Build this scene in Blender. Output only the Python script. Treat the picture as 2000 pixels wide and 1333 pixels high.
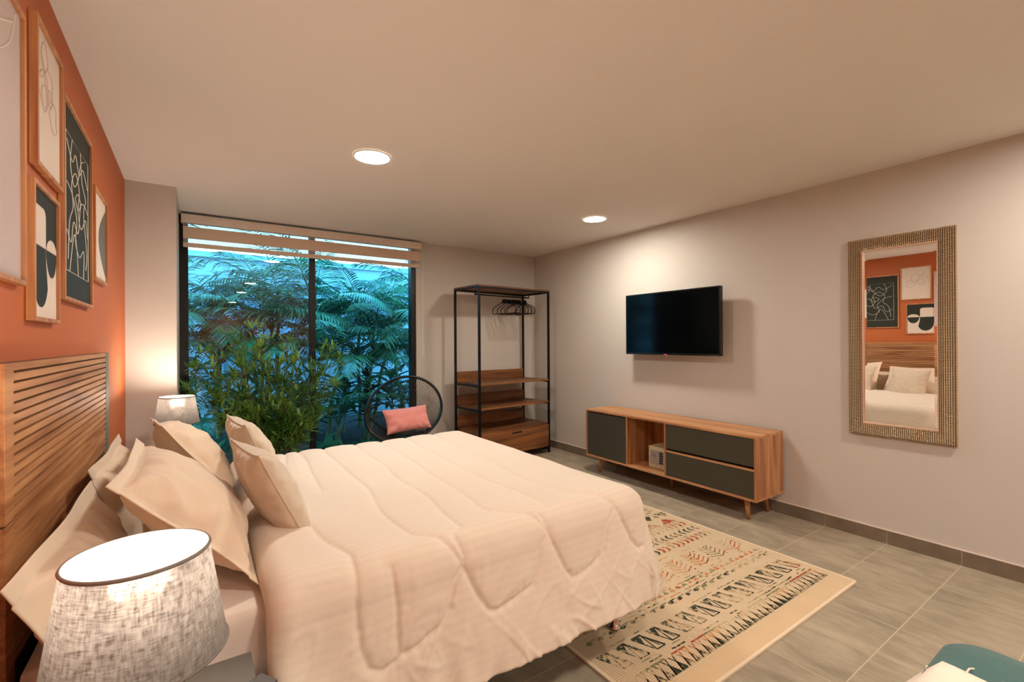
import bpy, math, random
import numpy as np
from mathutils import Vector, Matrix, noise
R = math.radians
for o in list(bpy.data.objects): bpy.data.objects.remove(o)
S = bpy.context.scene
COL = S.collection

# ------------------------------------------------------------------ camera
F_PX, YAW, PITCH, ROLL, EYE = 906.27, 0.6017, 0.0011, -0.0058, 1.3591
cd = bpy.data.cameras.new('camera'); cam = bpy.data.objects.new('camera', cd); COL.objects.link(cam)
Fv = Vector((math.sin(YAW)*math.cos(PITCH), math.cos(YAW)*math.cos(PITCH), math.sin(PITCH)))
Rv = Vector((math.cos(YAW), -math.sin(YAW), 0)); Uv = Rv.cross(Fv)
R2 = Rv*math.cos(ROLL)+Uv*math.sin(ROLL); U2 = -Rv*math.sin(ROLL)+Uv*math.cos(ROLL)
m = Matrix.Identity(4)
for i in range(3): m[i][0], m[i][1], m[i][2] = R2[i], U2[i], -Fv[i]
m[2][3] = EYE
cam.matrix_world = m
cd.sensor_width = 36; cd.lens = F_PX*36/2000; cd.clip_start = 0.02
S.camera = cam

# ------------------------------------------------------------------ world, light levels, exposure
SKY = (0.10, 0.60, 1.0); SKY_POWER = 3.3
DOWN_POWER = 150.0; DOWN_COL = (1.0, 0.915, 0.79)
BULB_POWER = 10.5
w = bpy.data.worlds.new('dusk_sky'); S.world = w; w.use_nodes = True
nt = w.node_tree; bg = nt.nodes['Background']
tc = nt.nodes.new('ShaderNodeTexCoord'); sp = nt.nodes.new('ShaderNodeSeparateXYZ'); rp = nt.nodes.new('ShaderNodeValToRGB')
nt.links.new(tc.outputs['Generated'], sp.inputs[0]); nt.links.new(sp.outputs['Z'], rp.inputs[0]); nt.links.new(rp.outputs[0], bg.inputs[0])
rp.color_ramp.elements[0].color = (0.45, 0.86, 1.0, 1); rp.color_ramp.elements[1].color = (*SKY, 1); rp.color_ramp.elements[1].position = 0.55
bg.inputs[1].default_value = SKY_POWER
S.view_settings.view_transform = 'Standard'; S.view_settings.look = 'None'
S.view_settings.exposure = 0.88; S.view_settings.gamma = 1.0; S.view_settings.use_curve_mapping = False

# ------------------------------------------------------------------ materials
def srgb(c):
    return tuple(((v/255)/12.92 if v/255 <= .04045 else ((v/255+.055)/1.055)**2.4) for v in c)
def nmat(name):
    M = bpy.data.materials.new(name); M.use_nodes = True
    return M, M.node_tree, M.node_tree.nodes['Principled BSDF']
def N(t, kind, **kw):
    n = t.nodes.new(kind)
    for k, v in kw.items():
        if k in n.inputs: n.inputs[k].default_value = v
        else: setattr(n, k, v)
    return n
def coords(t, scale=(1, 1, 1), rot=(0, 0, 0)):
    a = N(t, 'ShaderNodeTexCoord'); mp = N(t, 'ShaderNodeMapping'); mp.inputs['Scale'].default_value = scale; mp.inputs['Rotation'].default_value = rot
    t.links.new(a.outputs['Object'], mp.inputs[0]); return mp.outputs[0]
def bump(t, b, height, strength=.3, dist=.002):
    bp = N(t, 'ShaderNodeBump', Strength=strength, Distance=dist); t.links.new(height, bp.inputs['Height']); t.links.new(bp.outputs[0], b.inputs['Normal']); return bp
def plain(name, c, rough=.6, metal=0, spec=None, var=.06, scale=(6, 6, 6), bmp=0, bscale=80):
    M, t, b = nmat(name); c = srgb(c)
    b.inputs['Roughness'].default_value = rough; b.inputs['Metallic'].default_value = metal
    if spec is not None: b.inputs['Specular IOR Level'].default_value = spec
    n = N(t, 'ShaderNodeTexNoise', Scale=1.0, Detail=4.0); t.links.new(coords(t, scale), n.inputs['Vector'])
    r = N(t, 'ShaderNodeValToRGB'); t.links.new(n.outputs[0], r.inputs[0])
    r.color_ramp.elements[0].position = .3; r.color_ramp.elements[1].position = .7
    r.color_ramp.elements[0].color = (*[v*(1-var) for v in c], 1); r.color_ramp.elements[1].color = (*[min(1, v*(1+var)) for v in c], 1)
    t.links.new(r.outputs[0], b.inputs['Base Color'])
    if bmp:
        n2 = N(t, 'ShaderNodeTexNoise', Scale=float(bscale), Detail=3.0); t.links.new(coords(t), n2.inputs['Vector']); bump(t, b, n2.outputs[0], bmp)
    return M
def wood(name, dark, light, axis=0, rough=.45, scale=1.0):
    M, t, b = nmat(name); b.inputs['Roughness'].default_value = rough
    sc = [22*scale]*3; sc[axis] = 1.3*scale
    n = N(t, 'ShaderNodeTexNoise', Scale=1.0, Detail=6.0, Distortion=.7); t.links.new(coords(t, tuple(sc)), n.inputs['Vector'])
    sc2 = [120*scale]*3; sc2[axis] = 5*scale
    n2 = N(t, 'ShaderNodeTexNoise', Scale=1.0, Detail=3.0); t.links.new(coords(t, tuple(sc2)), n2.inputs['Vector'])
    ad = N(t, 'ShaderNodeMath', operation='MULTIPLY_ADD'); t.links.new(n2.outputs[0], ad.inputs[0]); ad.inputs[1].default_value = .35; t.links.new(n.outputs[0], ad.inputs[2])
    r = N(t, 'ShaderNodeValToRGB'); t.links.new(ad.outputs[0], r.inputs[0])
    r.color_ramp.elements[0].position = .48; r.color_ramp.elements[1].position = .86
    r.color_ramp.elements[0].color = (*srgb(dark), 1); r.color_ramp.elements[1].color = (*srgb(light), 1)
    t.links.new(r.outputs[0], b.inputs['Base Color']); bump(t, b, ad.outputs[0], .15, .001); return M
def fabric(name, c, stripe=0, axis='Y', var=.05, weave=900, bmp=.25, rough=.85, sheen=.2):
    M, t, b = nmat(name); c = srgb(c); UV = name.startswith('beige_satin'); b.inputs['Roughness'].default_value = rough; b.inputs['Sheen Weight'].default_value = sheen
    b.inputs['Specular IOR Level'].default_value = .25
    n = N(t, 'ShaderNodeTexNoise', Scale=9.0, Detail=5.0); t.links.new(coords(t), n.inputs['Vector'])
    r = N(t, 'ShaderNodeValToRGB'); t.links.new(n.outputs[0], r.inputs[0])
    r.color_ramp.elements[0].color = (*[v*(1-var) for v in c], 1); r.color_ramp.elements[1].color = (*[min(1, v*(1+var)) for v in c], 1)
    out = r.outputs[0]
    if stripe:
        wv = N(t, 'ShaderNodeTexWave', Scale=stripe, wave_type='BANDS', bands_direction=axis)
        if UV: uvn = N(t, 'ShaderNodeUVMap', uv_map='flat'); t.links.new(uvn.outputs[0], wv.inputs['Vector'])
        else: t.links.new(coords(t), wv.inputs['Vector'])
        rr = N(t, 'ShaderNodeMapRange'); rr.inputs[1].default_value = .35; rr.inputs[2].default_value = .65; rr.inputs[3].default_value = .982; rr.inputs[4].default_value = 1.006
        t.links.new(wv.outputs['Fac'], rr.inputs[0])
        mx = N(t, 'ShaderNodeVectorMath', operation='SCALE'); t.links.new(out, mx.inputs[0]); t.links.new(rr.outputs[0], mx.inputs['Scale']); out = mx.outputs[0]
        r2 = N(t, 'ShaderNodeMapRange'); r2.inputs[3].default_value = rough; r2.inputs[4].default_value = rough-.15; t.links.new(wv.outputs['Fac'], r2.inputs[0]); t.links.new(r2.outputs[0], b.inputs['Roughness'])
    t.links.new(out, b.inputs['Base Color'])
    n2 = N(t, 'ShaderNodeTexNoise', Scale=float(weave), Detail=2.0); t.links.new(coords(t), n2.inputs['Vector'])
    n3 = N(t, 'ShaderNodeTexNoise', Scale=28.0, Detail=4.0, Distortion=.6); t.links.new(coords(t), n3.inputs['Vector'])
    ad = N(t, 'ShaderNodeMath', operation='MULTIPLY_ADD'); t.links.new(n3.outputs[0], ad.inputs[0]); ad.inputs[1].default_value = 2.2; t.links.new(n2.outputs[0], ad.inputs[2])
    bump(t, b, ad.outputs[0], bmp, .002); return M
def emit(name, c, power):
    M, t, b = nmat(name); b.inputs['Base Color'].default_value = (*c, 1); b.inputs['Emission Color'].default_value = (*c, 1); b.inputs['Emission Strength'].default_value = power; return M

m_wall = plain('grey_paint', (198, 191, 182), .75, var=.02, scale=(1.5,)*3, bmp=.06, bscale=160)
m_orange = plain('terracotta_paint', (190, 98, 44), .6, var=.03, scale=(2,)*3, bmp=.06, bscale=160)
m_ceil = plain('ceiling_paint', (226, 220, 214), .8, var=.015, scale=(1,)*3)
m_black = plain('black_metal', (16, 14, 13), .4, .5, var=.2)
m_frame = plain('black_aluminium', (14, 12, 12), .35, .3, var=.2)
m_chrome = plain('chrome', (210, 205, 200), .15, 1, var=.02)
m_white = plain('white_plastic', (230, 226, 220), .4, var=.02)
m_cotton = fabric('beige_cotton', (224, 202, 178), 0)
m_duvet = fabric('beige_satin_stripe', (222, 206, 188), 11, 'Y', var=.02, bmp=.3)
m_sheet = fabric('pale_sheet', (228, 216, 205), 0, bmp=.35)
m_mattress = fabric('white_ticking', (226, 220, 216), 0)
m_cushion = fabric('beige_velour', (204, 184, 162), 0, var=.12, bmp=.3, sheen=.5)
m_pink = fabric('salmon_fabric', (226, 146, 140), 0, bmp=.3)
m_teal = fabric('teal_upholstery', (62, 100, 98), 0, var=.12, bmp=.4)
m_throw = fabric('cream_knit', (240, 222, 205), 0, weave=350, bmp=.6)
m_divan = fabric('dark_divan_cloth', (62, 54, 46), 0)
m_oak = wood('oak_slats', (150, 94, 54), (206, 148, 98), 1)
m_oakframe = wood('oak_frame', (164, 100, 60), (208, 148, 96), 2)
m_walnut = wood('walnut_board', (66, 36, 18), (146, 92, 50), 0, scale=.6)
m_console = wood('console_oak', (150, 96, 56), (206, 152, 104), 1, scale=.8)
m_console_v = wood('console_oak_side', (140, 88, 52), (198, 144, 98), 2, scale=.8)
m_green = plain('dark_olive_lacquer', (62, 58, 46), .45, var=.03)
m_sage = plain('grey_green_edge', (112, 112, 96), .5, var=.04)
m_back = plain('groove_backing', (104, 78, 50), .7)
m_tv = plain('tv_screen', (4, 5, 6),   .10, var=.1, spec=.18)
m_bezel = plain('tv_bezel', (10, 9, 9), .3)
m_badge = plain('tv_badge', (200, 90, 100), .4)
m_groove_shade = plain('groove_shadow', (24, 16, 10), .8)  # near-black colour stands in for the shade inside gaps and slots

def floor_mat():
    M, t, b = nmat('grey_stone_tile'); co = coords(t)
    mp = N(t, 'ShaderNodeMapping'); t.links.new(co, mp.inputs[0]); mp.inputs['Location'].default_value = (.485, .33, 0); 
    sx = N(t, 'ShaderNodeSeparateXYZ'); t.links.new(co, sx.inputs[0])
    def joint(out, off, per, wd):
        a = N(t, 'ShaderNodeMath', operation='SUBTRACT'); t.links.new(out, a.inputs[0]); a.inputs[1].default_value = off
        d = N(t, 'ShaderNodeMath', operation='DIVIDE'); t.links.new(a.outputs[0], d.inputs[0]); d.inputs[1].default_value = per
        fl = N(t, 'ShaderNodeMath', operation='FLOOR'); t.links.new(d.outputs[0], fl.inputs[0])
        fr = N(t, 'ShaderNodeMath', operation='FRACT'); t.links.new(d.outputs[0], fr.inputs[0])
        s = N(t, 'ShaderNodeMath', operation='SUBTRACT'); t.links.new(fr.outputs[0], s.inputs[0]); s.inputs[1].default_value = .5
        ab = N(t, 'ShaderNodeMath', operation='ABSOLUTE'); t.links.new(s.outputs[0], ab.inputs[0])
        g = N(t, 'ShaderNodeMath', operation='GREATER_THAN'); t.links.new(ab.outputs[0], g.inputs[0]); g.inputs[1].default_value = .5-wd/per/2
        return g.outputs[0], fl.outputs[0]
    g1, f1 = joint(sx.outputs[0], 3.36, .64, .0035); g2, f2 = joint(sx.outputs[1], .772, .3655, .005)
    g = N(t, 'ShaderNodeMath', operation='MAXIMUM'); t.links.new(g1, g.inputs[0]); t.links.new(g2, g.inputs[1])
    cx = N(t, 'ShaderNodeCombineXYZ'); t.links.new(f1, cx.inputs[0]); t.links.new(f2, cx.inputs[1])
    wn = N(t, 'ShaderNodeTexWhiteNoise'); t.links.new(cx.outputs[0], wn.inputs['Vector'])
    va = N(t, 'ShaderNodeVectorMath', operation='MULTIPLY_ADD'); t.links.new(co, va.inputs[0]); va.inputs[1].default_value = (15, 4, 5); 
    sc = N(t, 'ShaderNodeVectorMath', operation='SCALE'); t.links.new(wn.outputs['Color'], sc.inputs[0]); sc.inputs['Scale'].default_value = 30; t.links.new(sc.outputs[0], va.inputs[2])
    n = N(t, 'ShaderNodeTexNoise', Scale=1.0, Detail=7.0, Roughness=.65, Distortion=.6); t.links.new(va.outputs[0], n.inputs['Vector'])
    n2 = N(t, 'ShaderNodeTexNoise', Scale=3.5, Detail=3.0); t.links.new(co, n2.inputs['Vector'])
    ad = N(t, 'ShaderNodeMath', operation='MULTIPLY_ADD'); t.links.new(n2.outputs[0], ad.inputs[0]); ad.inputs[1].default_value = .5; t.links.new(n.outputs[0], ad.inputs[2])
    r = N(t, 'ShaderNodeValToRGB'); t.links.new(ad.outputs[0], r.inputs[0])
    r.color_ramp.elements[0].position = .5; r.color_ramp.elements[1].position = 1.0
    r.color_ramp.elements[0].color = (*srgb((132, 120, 102)), 1); r.color_ramp.elements[1].color = (*srgb((176, 162, 140)), 1)
    mx = N(t, 'ShaderNodeMix', data_type='RGBA'); t.links.new(g.outputs[0], mx.inputs[0]); t.links.new(r.outputs[0], mx.inputs[6]); mx.inputs[7].default_value = (*srgb((190, 173, 148)), 1)
    t.links.new(mx.outputs[2], b.inputs['Base Color']); b.inputs['Roughness'].default_value = .5
    bump(t, b, ad.outputs[0], .2, .001); return M
m_floor = floor_mat()
m_base = plain('baseboard_tile', (118, 104, 88), .5, var=.15, scale=(3, 9, 9))
m_cap = plain('baseboard_cap', (214, 198, 184), .6)

def glass(name, ior):
    M = bpy.data.materials.new(name); M.use_nodes = True; t = M.node_tree; t.nodes.clear()
    o = N(t, 'ShaderNodeOutputMaterial'); mx = N(t, 'ShaderNodeMixShader'); tr = N(t, 'ShaderNodeBsdfTransparent'); gl = N(t, 'ShaderNodeBsdfGlossy', Roughness=0.0); fr = N(t, 'ShaderNodeFresnel', IOR=ior)
    tr.inputs[0].default_value = (.93, .97, .98, 1)
    t.links.new(fr.outputs[0], mx.inputs[0]); t.links.new(tr.outputs[0], mx.inputs[1]); t.links.new(gl.outputs[0], mx.inputs[2]); t.links.new(mx.outputs[0], o.inputs[0]); return M
m_glass = glass('window_glass', 1.65); m_glass2 = glass('window_glass_low_reflect', 1.12)
def sheer():
    M = bpy.data.materials.new('sheer_mesh'); M.use_nodes = True; t = M.node_tree; t.nodes.clear()
    o = N(t, 'ShaderNodeOutputMaterial'); mx = N(t, 'ShaderNodeMixShader'); mx.inputs[0].default_value = .35
    tr = N(t, 'ShaderNodeBsdfTransparent'); d = N(t, 'ShaderNodeBsdfDiffuse'); d.inputs[0].default_value = (*srgb((190, 178, 170)), 1)
    t.links.new(tr.outputs[0], mx.inputs[1]); t.links.new(d.outputs[0], mx.inputs[2]); t.links.new(mx.outputs[0], o.inputs[0]); return M
m_sheer = sheer()
def shade_mat():
    M = bpy.data.materials.new('linen_shade'); M.use_nodes = True; t = M.node_tree; t.nodes.clear()
    o = N(t, 'ShaderNodeOutputMaterial'); co = coords(t, (60, 60, 420)); n = N(t, 'ShaderNodeTexNoise', Scale=1.0, Detail=4.0); t.links.new(co, n.inputs['Vector'])
    n2 = N(t, 'ShaderNodeTexNoise', Scale=1.0, Detail=3.0); t.links.new(coords(t, (260, 260, 40)), n2.inputs['Vector'])
    ad = N(t, 'ShaderNodeMath', operation='ADD'); t.links.new(n.outputs[0], ad.inputs[0]); t.links.new(n2.outputs[0], ad.inputs[1])
    r = N(t, 'ShaderNodeValToRGB'); t.links.new(ad.outputs[0], r.inputs[0]); r.color_ramp.elements[0].position = .72; r.color_ramp.elements[1].position = 1.2
    mp = N(t, 'ShaderNodeMapRange'); t.links.new(ad.outputs[0], mp.inputs[0]); mp.inputs[1].default_value = .7; mp.inputs[2].default_value = 1.3
    r = N(t, 'ShaderNodeValToRGB'); t.links.new(mp.outputs[0], r.inputs[0])
    r.color_ramp.elements[0].color = (.016, .013, .011, 1); r.color_ramp.elements[1].color = (.085, .074, .067, 1)
    rf = N(t, 'ShaderNodeBsdfRefraction', Roughness=.9, IOR=1.05); tl = N(t, 'ShaderNodeBsdfTranslucent'); df = N(t, 'ShaderNodeBsdfDiffuse'); df.inputs[0].default_value = (.17, .15, .135, 1)
    m1 = N(t, 'ShaderNodeMixShader'); m1.inputs[0].default_value = .82; m2 = N(t, 'ShaderNodeMixShader'); m2.inputs[0].default_value = .5
    t.links.new(r.outputs[0], rf.inputs[0]); t.links.new(r.outputs[0], tl.inputs[0])
    t.links.new(rf.outputs[0], m1.inputs[1]); t.links.new(tl.outputs[0], m1.inputs[2]); t.links.new(m1.outputs[0], m2.inputs[1]); t.links.new(df.outputs[0], m2.inputs[2]); t.links.new(m2.outputs[0], o.inputs[0]); return M
m_shade = shade_mat()

# ------------------------------------------------------------------ mesh builder
def tag(o, label=None, cat=None, group=None, kind=None):
    if label: o['label'] = label
    if cat: o['category'] = cat
    if group: o['group'] = group
    if kind: o['kind'] = kind
    return o
def empty(name, loc, rz=0, **kw):
    o = bpy.data.objects.new(name, None); COL.objects.link(o); o.location = loc; o.rotation_euler = (0, 0, rz); o.empty_display_size = .05
    return tag(o, **kw)
class MB:
    def __init__(s): s.v = []; s.f = []; s.m = []
    def add(s, vs, fs, mi=0):
        n = len(s.v); s.v += [tuple(v) for v in vs]; s.f += [tuple(i+n for i in f) for f in fs]; s.m += [mi]*len(fs); return s
    def box(s, a, b, mi=0, M=None):
        (x0, y0, z0), (x1, y1, z1) = a, b
        vs = [Vector(p) for p in [(x0,y0,z0),(x1,y0,z0),(x1,y1,z0),(x0,y1,z0),(x0,y0,z1),(x1,y0,z1),(x1,y1,z1),(x0,y1,z1)]]
        if M: vs = [M@v for v in vs]
        return s.add(vs, [(0,3,2,1),(4,5,6,7),(0,1,5,4),(1,2,6,5),(2,3,7,6),(3,0,4,7)], mi)
    def lathe(s, prof, c=(0, 0, 0), n=32, mi=0, M=None, cap=True):
        vs = []; fs = []
        for r, z in prof:
            for k in range(n):
                a = 2*math.pi*k/n; v = Vector((r*math.cos(a), r*math.sin(a), z))
                if M: v = M@v
                vs.append(v+Vector(c))
        for i in range(len(prof)-1):
            for k in range(n):
                k2 = (k+1) % n; fs.append((i*n+k, i*n+k2, (i+1)*n+k2, (i+1)*n+k))
        if cap:
            fs.append(tuple(range(n))[::-1]); fs.append(tuple((len(prof)-1)*n+k for k in range(n)))
        return s.add(vs, fs, mi)
    def tube(s, pts, r, n=8, closed=False, mi=0):
        pts = [Vector(p) for p in pts]; L = len(pts); vs = []; fs = []; up = None
        for i, p in enumerate(pts):
            if closed: d = pts[(i+1) % L]-pts[i-1]
            else: d = pts[min(i+1, L-1)]-pts[max(i-1, 0)]
            d.normalize()
            if up is None: up = Vector((0, 0, 1)) if abs(d.z) < .9 else Vector((1, 0, 0))
            a = d.cross(up)
            if a.length < 1e-4: a = d.orthogonal()
            a.normalize(); b = a.cross(d).normalized(); up = b
            rr = r[i] if isinstance(r, (list, tuple)) else r
            for k in range(n):
                t = 2*math.pi*k/n; vs.append(p+a*(rr*math.cos(t))+b*(rr*math.sin(t)))
        for i in range(L if closed else L-1):
            j = (i+1) % L
            for k in range(n):
                k2 = (k+1) % n; fs.append((i*n+k, j*n+k, j*n+k2, i*n+k2))
        if not closed: fs.append(tuple(range(n))); fs.append(tuple((L-1)*n+k for k in range(n))[::-1])
        return s.add(vs, fs, mi)
    def grid(s, P, mi=0, flip=False):
        a, b = len(P), len(P[0]); vs = [p for row in P for p in row]; fs = []
        for i in range(a-1):
            for j in range(b-1):
                q = (i*b+j, (i+1)*b+j, (i+1)*b+j+1, i*b+j+1); fs.append(q[::-1] if flip else q)
        return s.add(vs, fs, mi)
    def build(s, name, mat, parent=None, smooth=False, bevel=0, seg=2, local=False, sub=0, solid=0):
        me = bpy.data.meshes.new(name); off = Vector((0, 0, 0))
        if parent is not None and not local:
            off = wloc(parent)
        me.from_pydata([(v[0]-off[0], v[1]-off[1], v[2]-off[2]) for v in s.v], [], s.f)
        for mt in (mat if isinstance(mat, (list, tuple)) else [mat]): me.materials.append(mt)
        me.polygons.foreach_set('material_index', s.m)
        if smooth: me.polygons.foreach_set('use_smooth', [True]*len(s.f))
        me.update(); o = bpy.data.objects.new(name, me); COL.objects.link(o)
        if parent is not None: o.parent = parent
        if solid:
            md = o.modifiers.new('solid', 'SOLIDIFY'); md.thickness = solid; md.offset = 0
        if bevel:
            md = o.modifiers.new('bevel', 'BEVEL'); md.width = bevel; md.segments = seg; md.limit_method = 'ANGLE'; md.angle_limit = R(40)
        if sub:
            md = o.modifiers.new('sub', 'SUBSURF'); md.levels = sub; md.render_levels = sub
        return o
def wloc(o):
    v = Vector(o.location)
    while o.parent is not None: o = o.parent; v += Vector(o.location)
    return v
def copy_tree(o, parent=None):
    c = o.copy(); COL.objects.link(c); c.parent = parent
    for ch in list(o.children): copy_tree(ch, c)
    return c
def struct(o): return tag(o, kind='structure')

# ------------------------------------------------------------------ room shell
XL, XR, YB, YR, H = -.39, 3.80, 4.99, -5.8, 2.5
T = .12
struct(MB().box((XL-T, YR-T, -.1), (XR+T, YB+T, 0)).build('floor', m_floor))
struct(MB().box((XL-T, YR-T, H), (XR+T, YB+T, H+.2)).build('ceiling', m_ceil))
struct(MB().box((XL-T, YR-T, 0), (XL, YB+T, H)).build('wall_left', m_orange))
struct(MB().box((XR, YR-T, 0), (XR+T, YB+T, H)).build('wall_right', m_wall))
struct(MB().box((XL, YR-T, 0), (XR, YR, H)).build('wall_rear', m_orange))
struct(MB().box((2.10, YB, 0), (XR, YB+T, H)).build('wall_back', m_wall))
struct(MB().box((XL, 4.169, 0), (-.10, YB+T, H)).build('trim_1', m_wall))      # the corner pier beside the window
# baseboards, tiled, with a pale cap line
def baseboard(name, a, b, horizontal_y, inner):
    mb = MB(); n = int(round(abs(b-a)/.3655))+1; p = a
    k0 = math.floor((a-.772)/.3655); k = k0
    while .772+k*.3655 < b:
        s0 = max(a, .772+k*.3655+.002); s1 = min(b, .772+(k+1)*.3655-.002); k += 1
        if s1-s0 < .01: continue
        if horizontal_y: mb.box((XR-.010, s0, 0.001), (XR-.0005, s1, .088), 0)
        else: mb.box((s0, YB-.010, 0.001), (s1, YB-.0005, .088), 0)
    if horizontal_y: mb.box((XR-.007, a, 0), (XR-.0004, b, .0879), 1); mb.box((XR-.011, a, .088), (XR-.0005, b, .094), 1)
    else: mb.box((a, YB-.007, 0), (b, YB-.0004, .0879), 1); mb.box((a, YB-.011, .088), (b, YB-.0005, .094), 1)
    return struct(mb.build(name, [m_base, m_cap]))
baseboard('baseboard_right', YR, YB-.012, True, 0)
baseboard('baseboard_back', 2.11, XR-.012, False, 0)

# window 1: floor-to-ceiling sliding window
win = empty('window_1', (1.0, 5.03, 0), kind='structure')
fr = MB()
fr.box((-.10, 5.0, 0), (-.035, 5.09, H)); fr.box((2.045, 5.0, 0), (2.10, 5.09, H)); fr.box((-.10, 5.0, 2.44), (2.10, 5.09, H)); fr.box((-.10, 5.0, 0), (2.10, 5.09, .05))
fr.build('window_frame', m_frame, win, bevel=.003)
MB().box((.963, 5.005, .05), (1.023, 5.05, 2.44)).build('mullion', m_frame, win, bevel=.003)
MB().box((-.035, 5.03, .05), (.963, 5.031, 2.44)).build('glass_pane', m_glass, win)
MB().box((1.023, 5.06, .05), (2.045, 5.061, 2.44)).build('glass_pane', m_glass2, win)  # added pane, reflection lowered so this half looks open

# ------------------------------------------------------------------ ceiling downlights
m_led = emit('led_diffuser', DOWN_COL, DOWN_POWER)
def downlight(x, y, label):
    t = empty('ceiling_downlight', (x, y, H), label=label, cat='ceiling light', group='round ceiling downlights') if False else None
    t = empty('ceiling_downlight', (x, y, H)); tag(t, label, 'ceiling light', 'round ceiling downlights')
    MB().lathe([(.098, -.001), (.104, -.008), (.111, -.006), (.113, -.0005)], (x, y, H), 48, cap=False).build('rim', m_white, t, smooth=True)
    MB().lathe([(.0005, -.0035), (.099, -.0035), (.099, -.002)], (x, y, H), 48, cap=False).build('diffuser', m_led, t)
downlight(.91, 2.83, 'lit round downlight in the ceiling above the bed')
downlight(3.09, 3.13, 'lit round downlight in the ceiling nearest the television')
for x, y, l in [(.9, -.05, 'above the bedside lamp end of the room'), (3.09, -.02, 'above the wall mirror'), (.9, -1.95, 'far behind the bed'), (3.09, -1.95, 'along the right wall behind the mirror'), (.9, -5.0, 'deepest in the room, seen in the glass'), (3.09, -4.4, 'deepest along the right wall')]:
    downlight(x, y, 'lit round ceiling downlight '+l)

# ------------------------------------------------------------------ roller blind
b = empty('roller_blind', (1.02, 4.9, 2.5)); tag(b, 'beige zebra roller blind pulled up at the top of the window', 'blind')
m_blind = fabric('blind_fabric', (206, 180, 158), 0, bmp=.1); m_cas = plain('blind_cassette', (216, 200, 186), .5)
MB().box((-.085, 4.87, 2.405), (2.125, 4.955, 2.478)).build('cassette', m_cas, b, bevel=.008)
MB().box((-.07, 4.905, 2.27), (2.115, 4.908, 2.375)).build('opaque_band', m_blind, b)
MB().box((-.07, 4.905, 2.195), (2.115, 4.913, 2.235)).build('bottom_rail', m_blind, b, bevel=.002)
MB().box((-.07, 4.906, 2.235), (2.115, 4.907, 2.27)).build('sheer_band', m_sheer, b)
MB().box((-.07, 4.906, 2.375), (2.115, 4.907, 2.41)).build('sheer_band', m_sheer, b)
ch = MB(); ch.tube([(2.135, 4.90, 2.42), (2.137, 4.90, 1.8), (2.135, 4.9, 1.2), (2.142, 4.895, 1.17), (2.15, 4.89, 1.2), (2.148, 4.89, 1.8), (2.15, 4.89, 2.42)], .0022, 6)
ch.build('pull_chain', m_white, b, smooth=True)

# ------------------------------------------------------------------ bed
bb = empty('platform_bed', (.66, 2.27, 0)); tag(bb, 'low dark cloth bed base on chrome feet under the duvet', 'bed base')
MB().box((-.32, 1.50, .13), (1.66, 3.04, .32)).build('divan', m_divan, bb, bevel=.02)
for x, y in [(1.63, 1.535), (1.60, 2.97), (-.26, 1.57), (-.26, 2.97), (.65, 1.57), (.65, 2.97)]:
    q = MB(); z0 = .010 if x > 1.3 else .0005
    q.lathe([(.03, z0), (.03, z0+.008), (.018, z0+.016), (.018, .12), (.03, .129)], (x, y, 0), 20); q.build('foot', m_chrome, bb, smooth=True)
sc = MB(); a0 = Vector((.72, 1.497, .13))
pts = [(.66, .13), (.86, .13), (.865, .16), (.84, .175), (.815, .165), (.80, .185), (.775, .2), (.66, .2)]
sc.add([(x, 1.492, z) for x, z in pts]+[(x, 1.498, z) for x, z in pts], [tuple(range(8)), tuple(range(15, 7, -1))]+[(i, i+8, (i+1) % 8+8, (i+1) % 8) for i in range(8)])
sc.build('metal_bracket', plain('steel_plate', (150, 140, 130), .3, .8), bb)
mt = MB().box((-.32, 1.50, .322), (1.66, 3.04, .60)).build('mattress', m_mattress, bevel=.05, seg=4)
tag(mt, 'white mattress on the dark bed base', 'mattress')
# fitted sheet: thin skin over the mattress top and its upper sides
def sheet():
    P = []
    for i in range(61):
        row = []
        x = -.325+1.99*i/60
        for j in range(81):
            t = -1.02+2.04*j/80
            a = abs(t); sgn = 1 if t > 0 else -1
            if a < .93: y = .785*a/.93*sgn; z = .607
            else: y = sgn*(.785+.006*math.sin(i*.9)); z = .607-(a-.93)*2.1
            z += .003*noise.noise(Vector((x*6, t*5, 1)))
            row.append((x, 2.27+y, z))
        P.append(row)
    o = MB().grid(P).build('fitted_sheet', m_sheet, smooth=True, solid=.003); tag(o, 'pale beige fitted sheet stretched over the mattress head end', 'bed sheet')
sheet()

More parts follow.
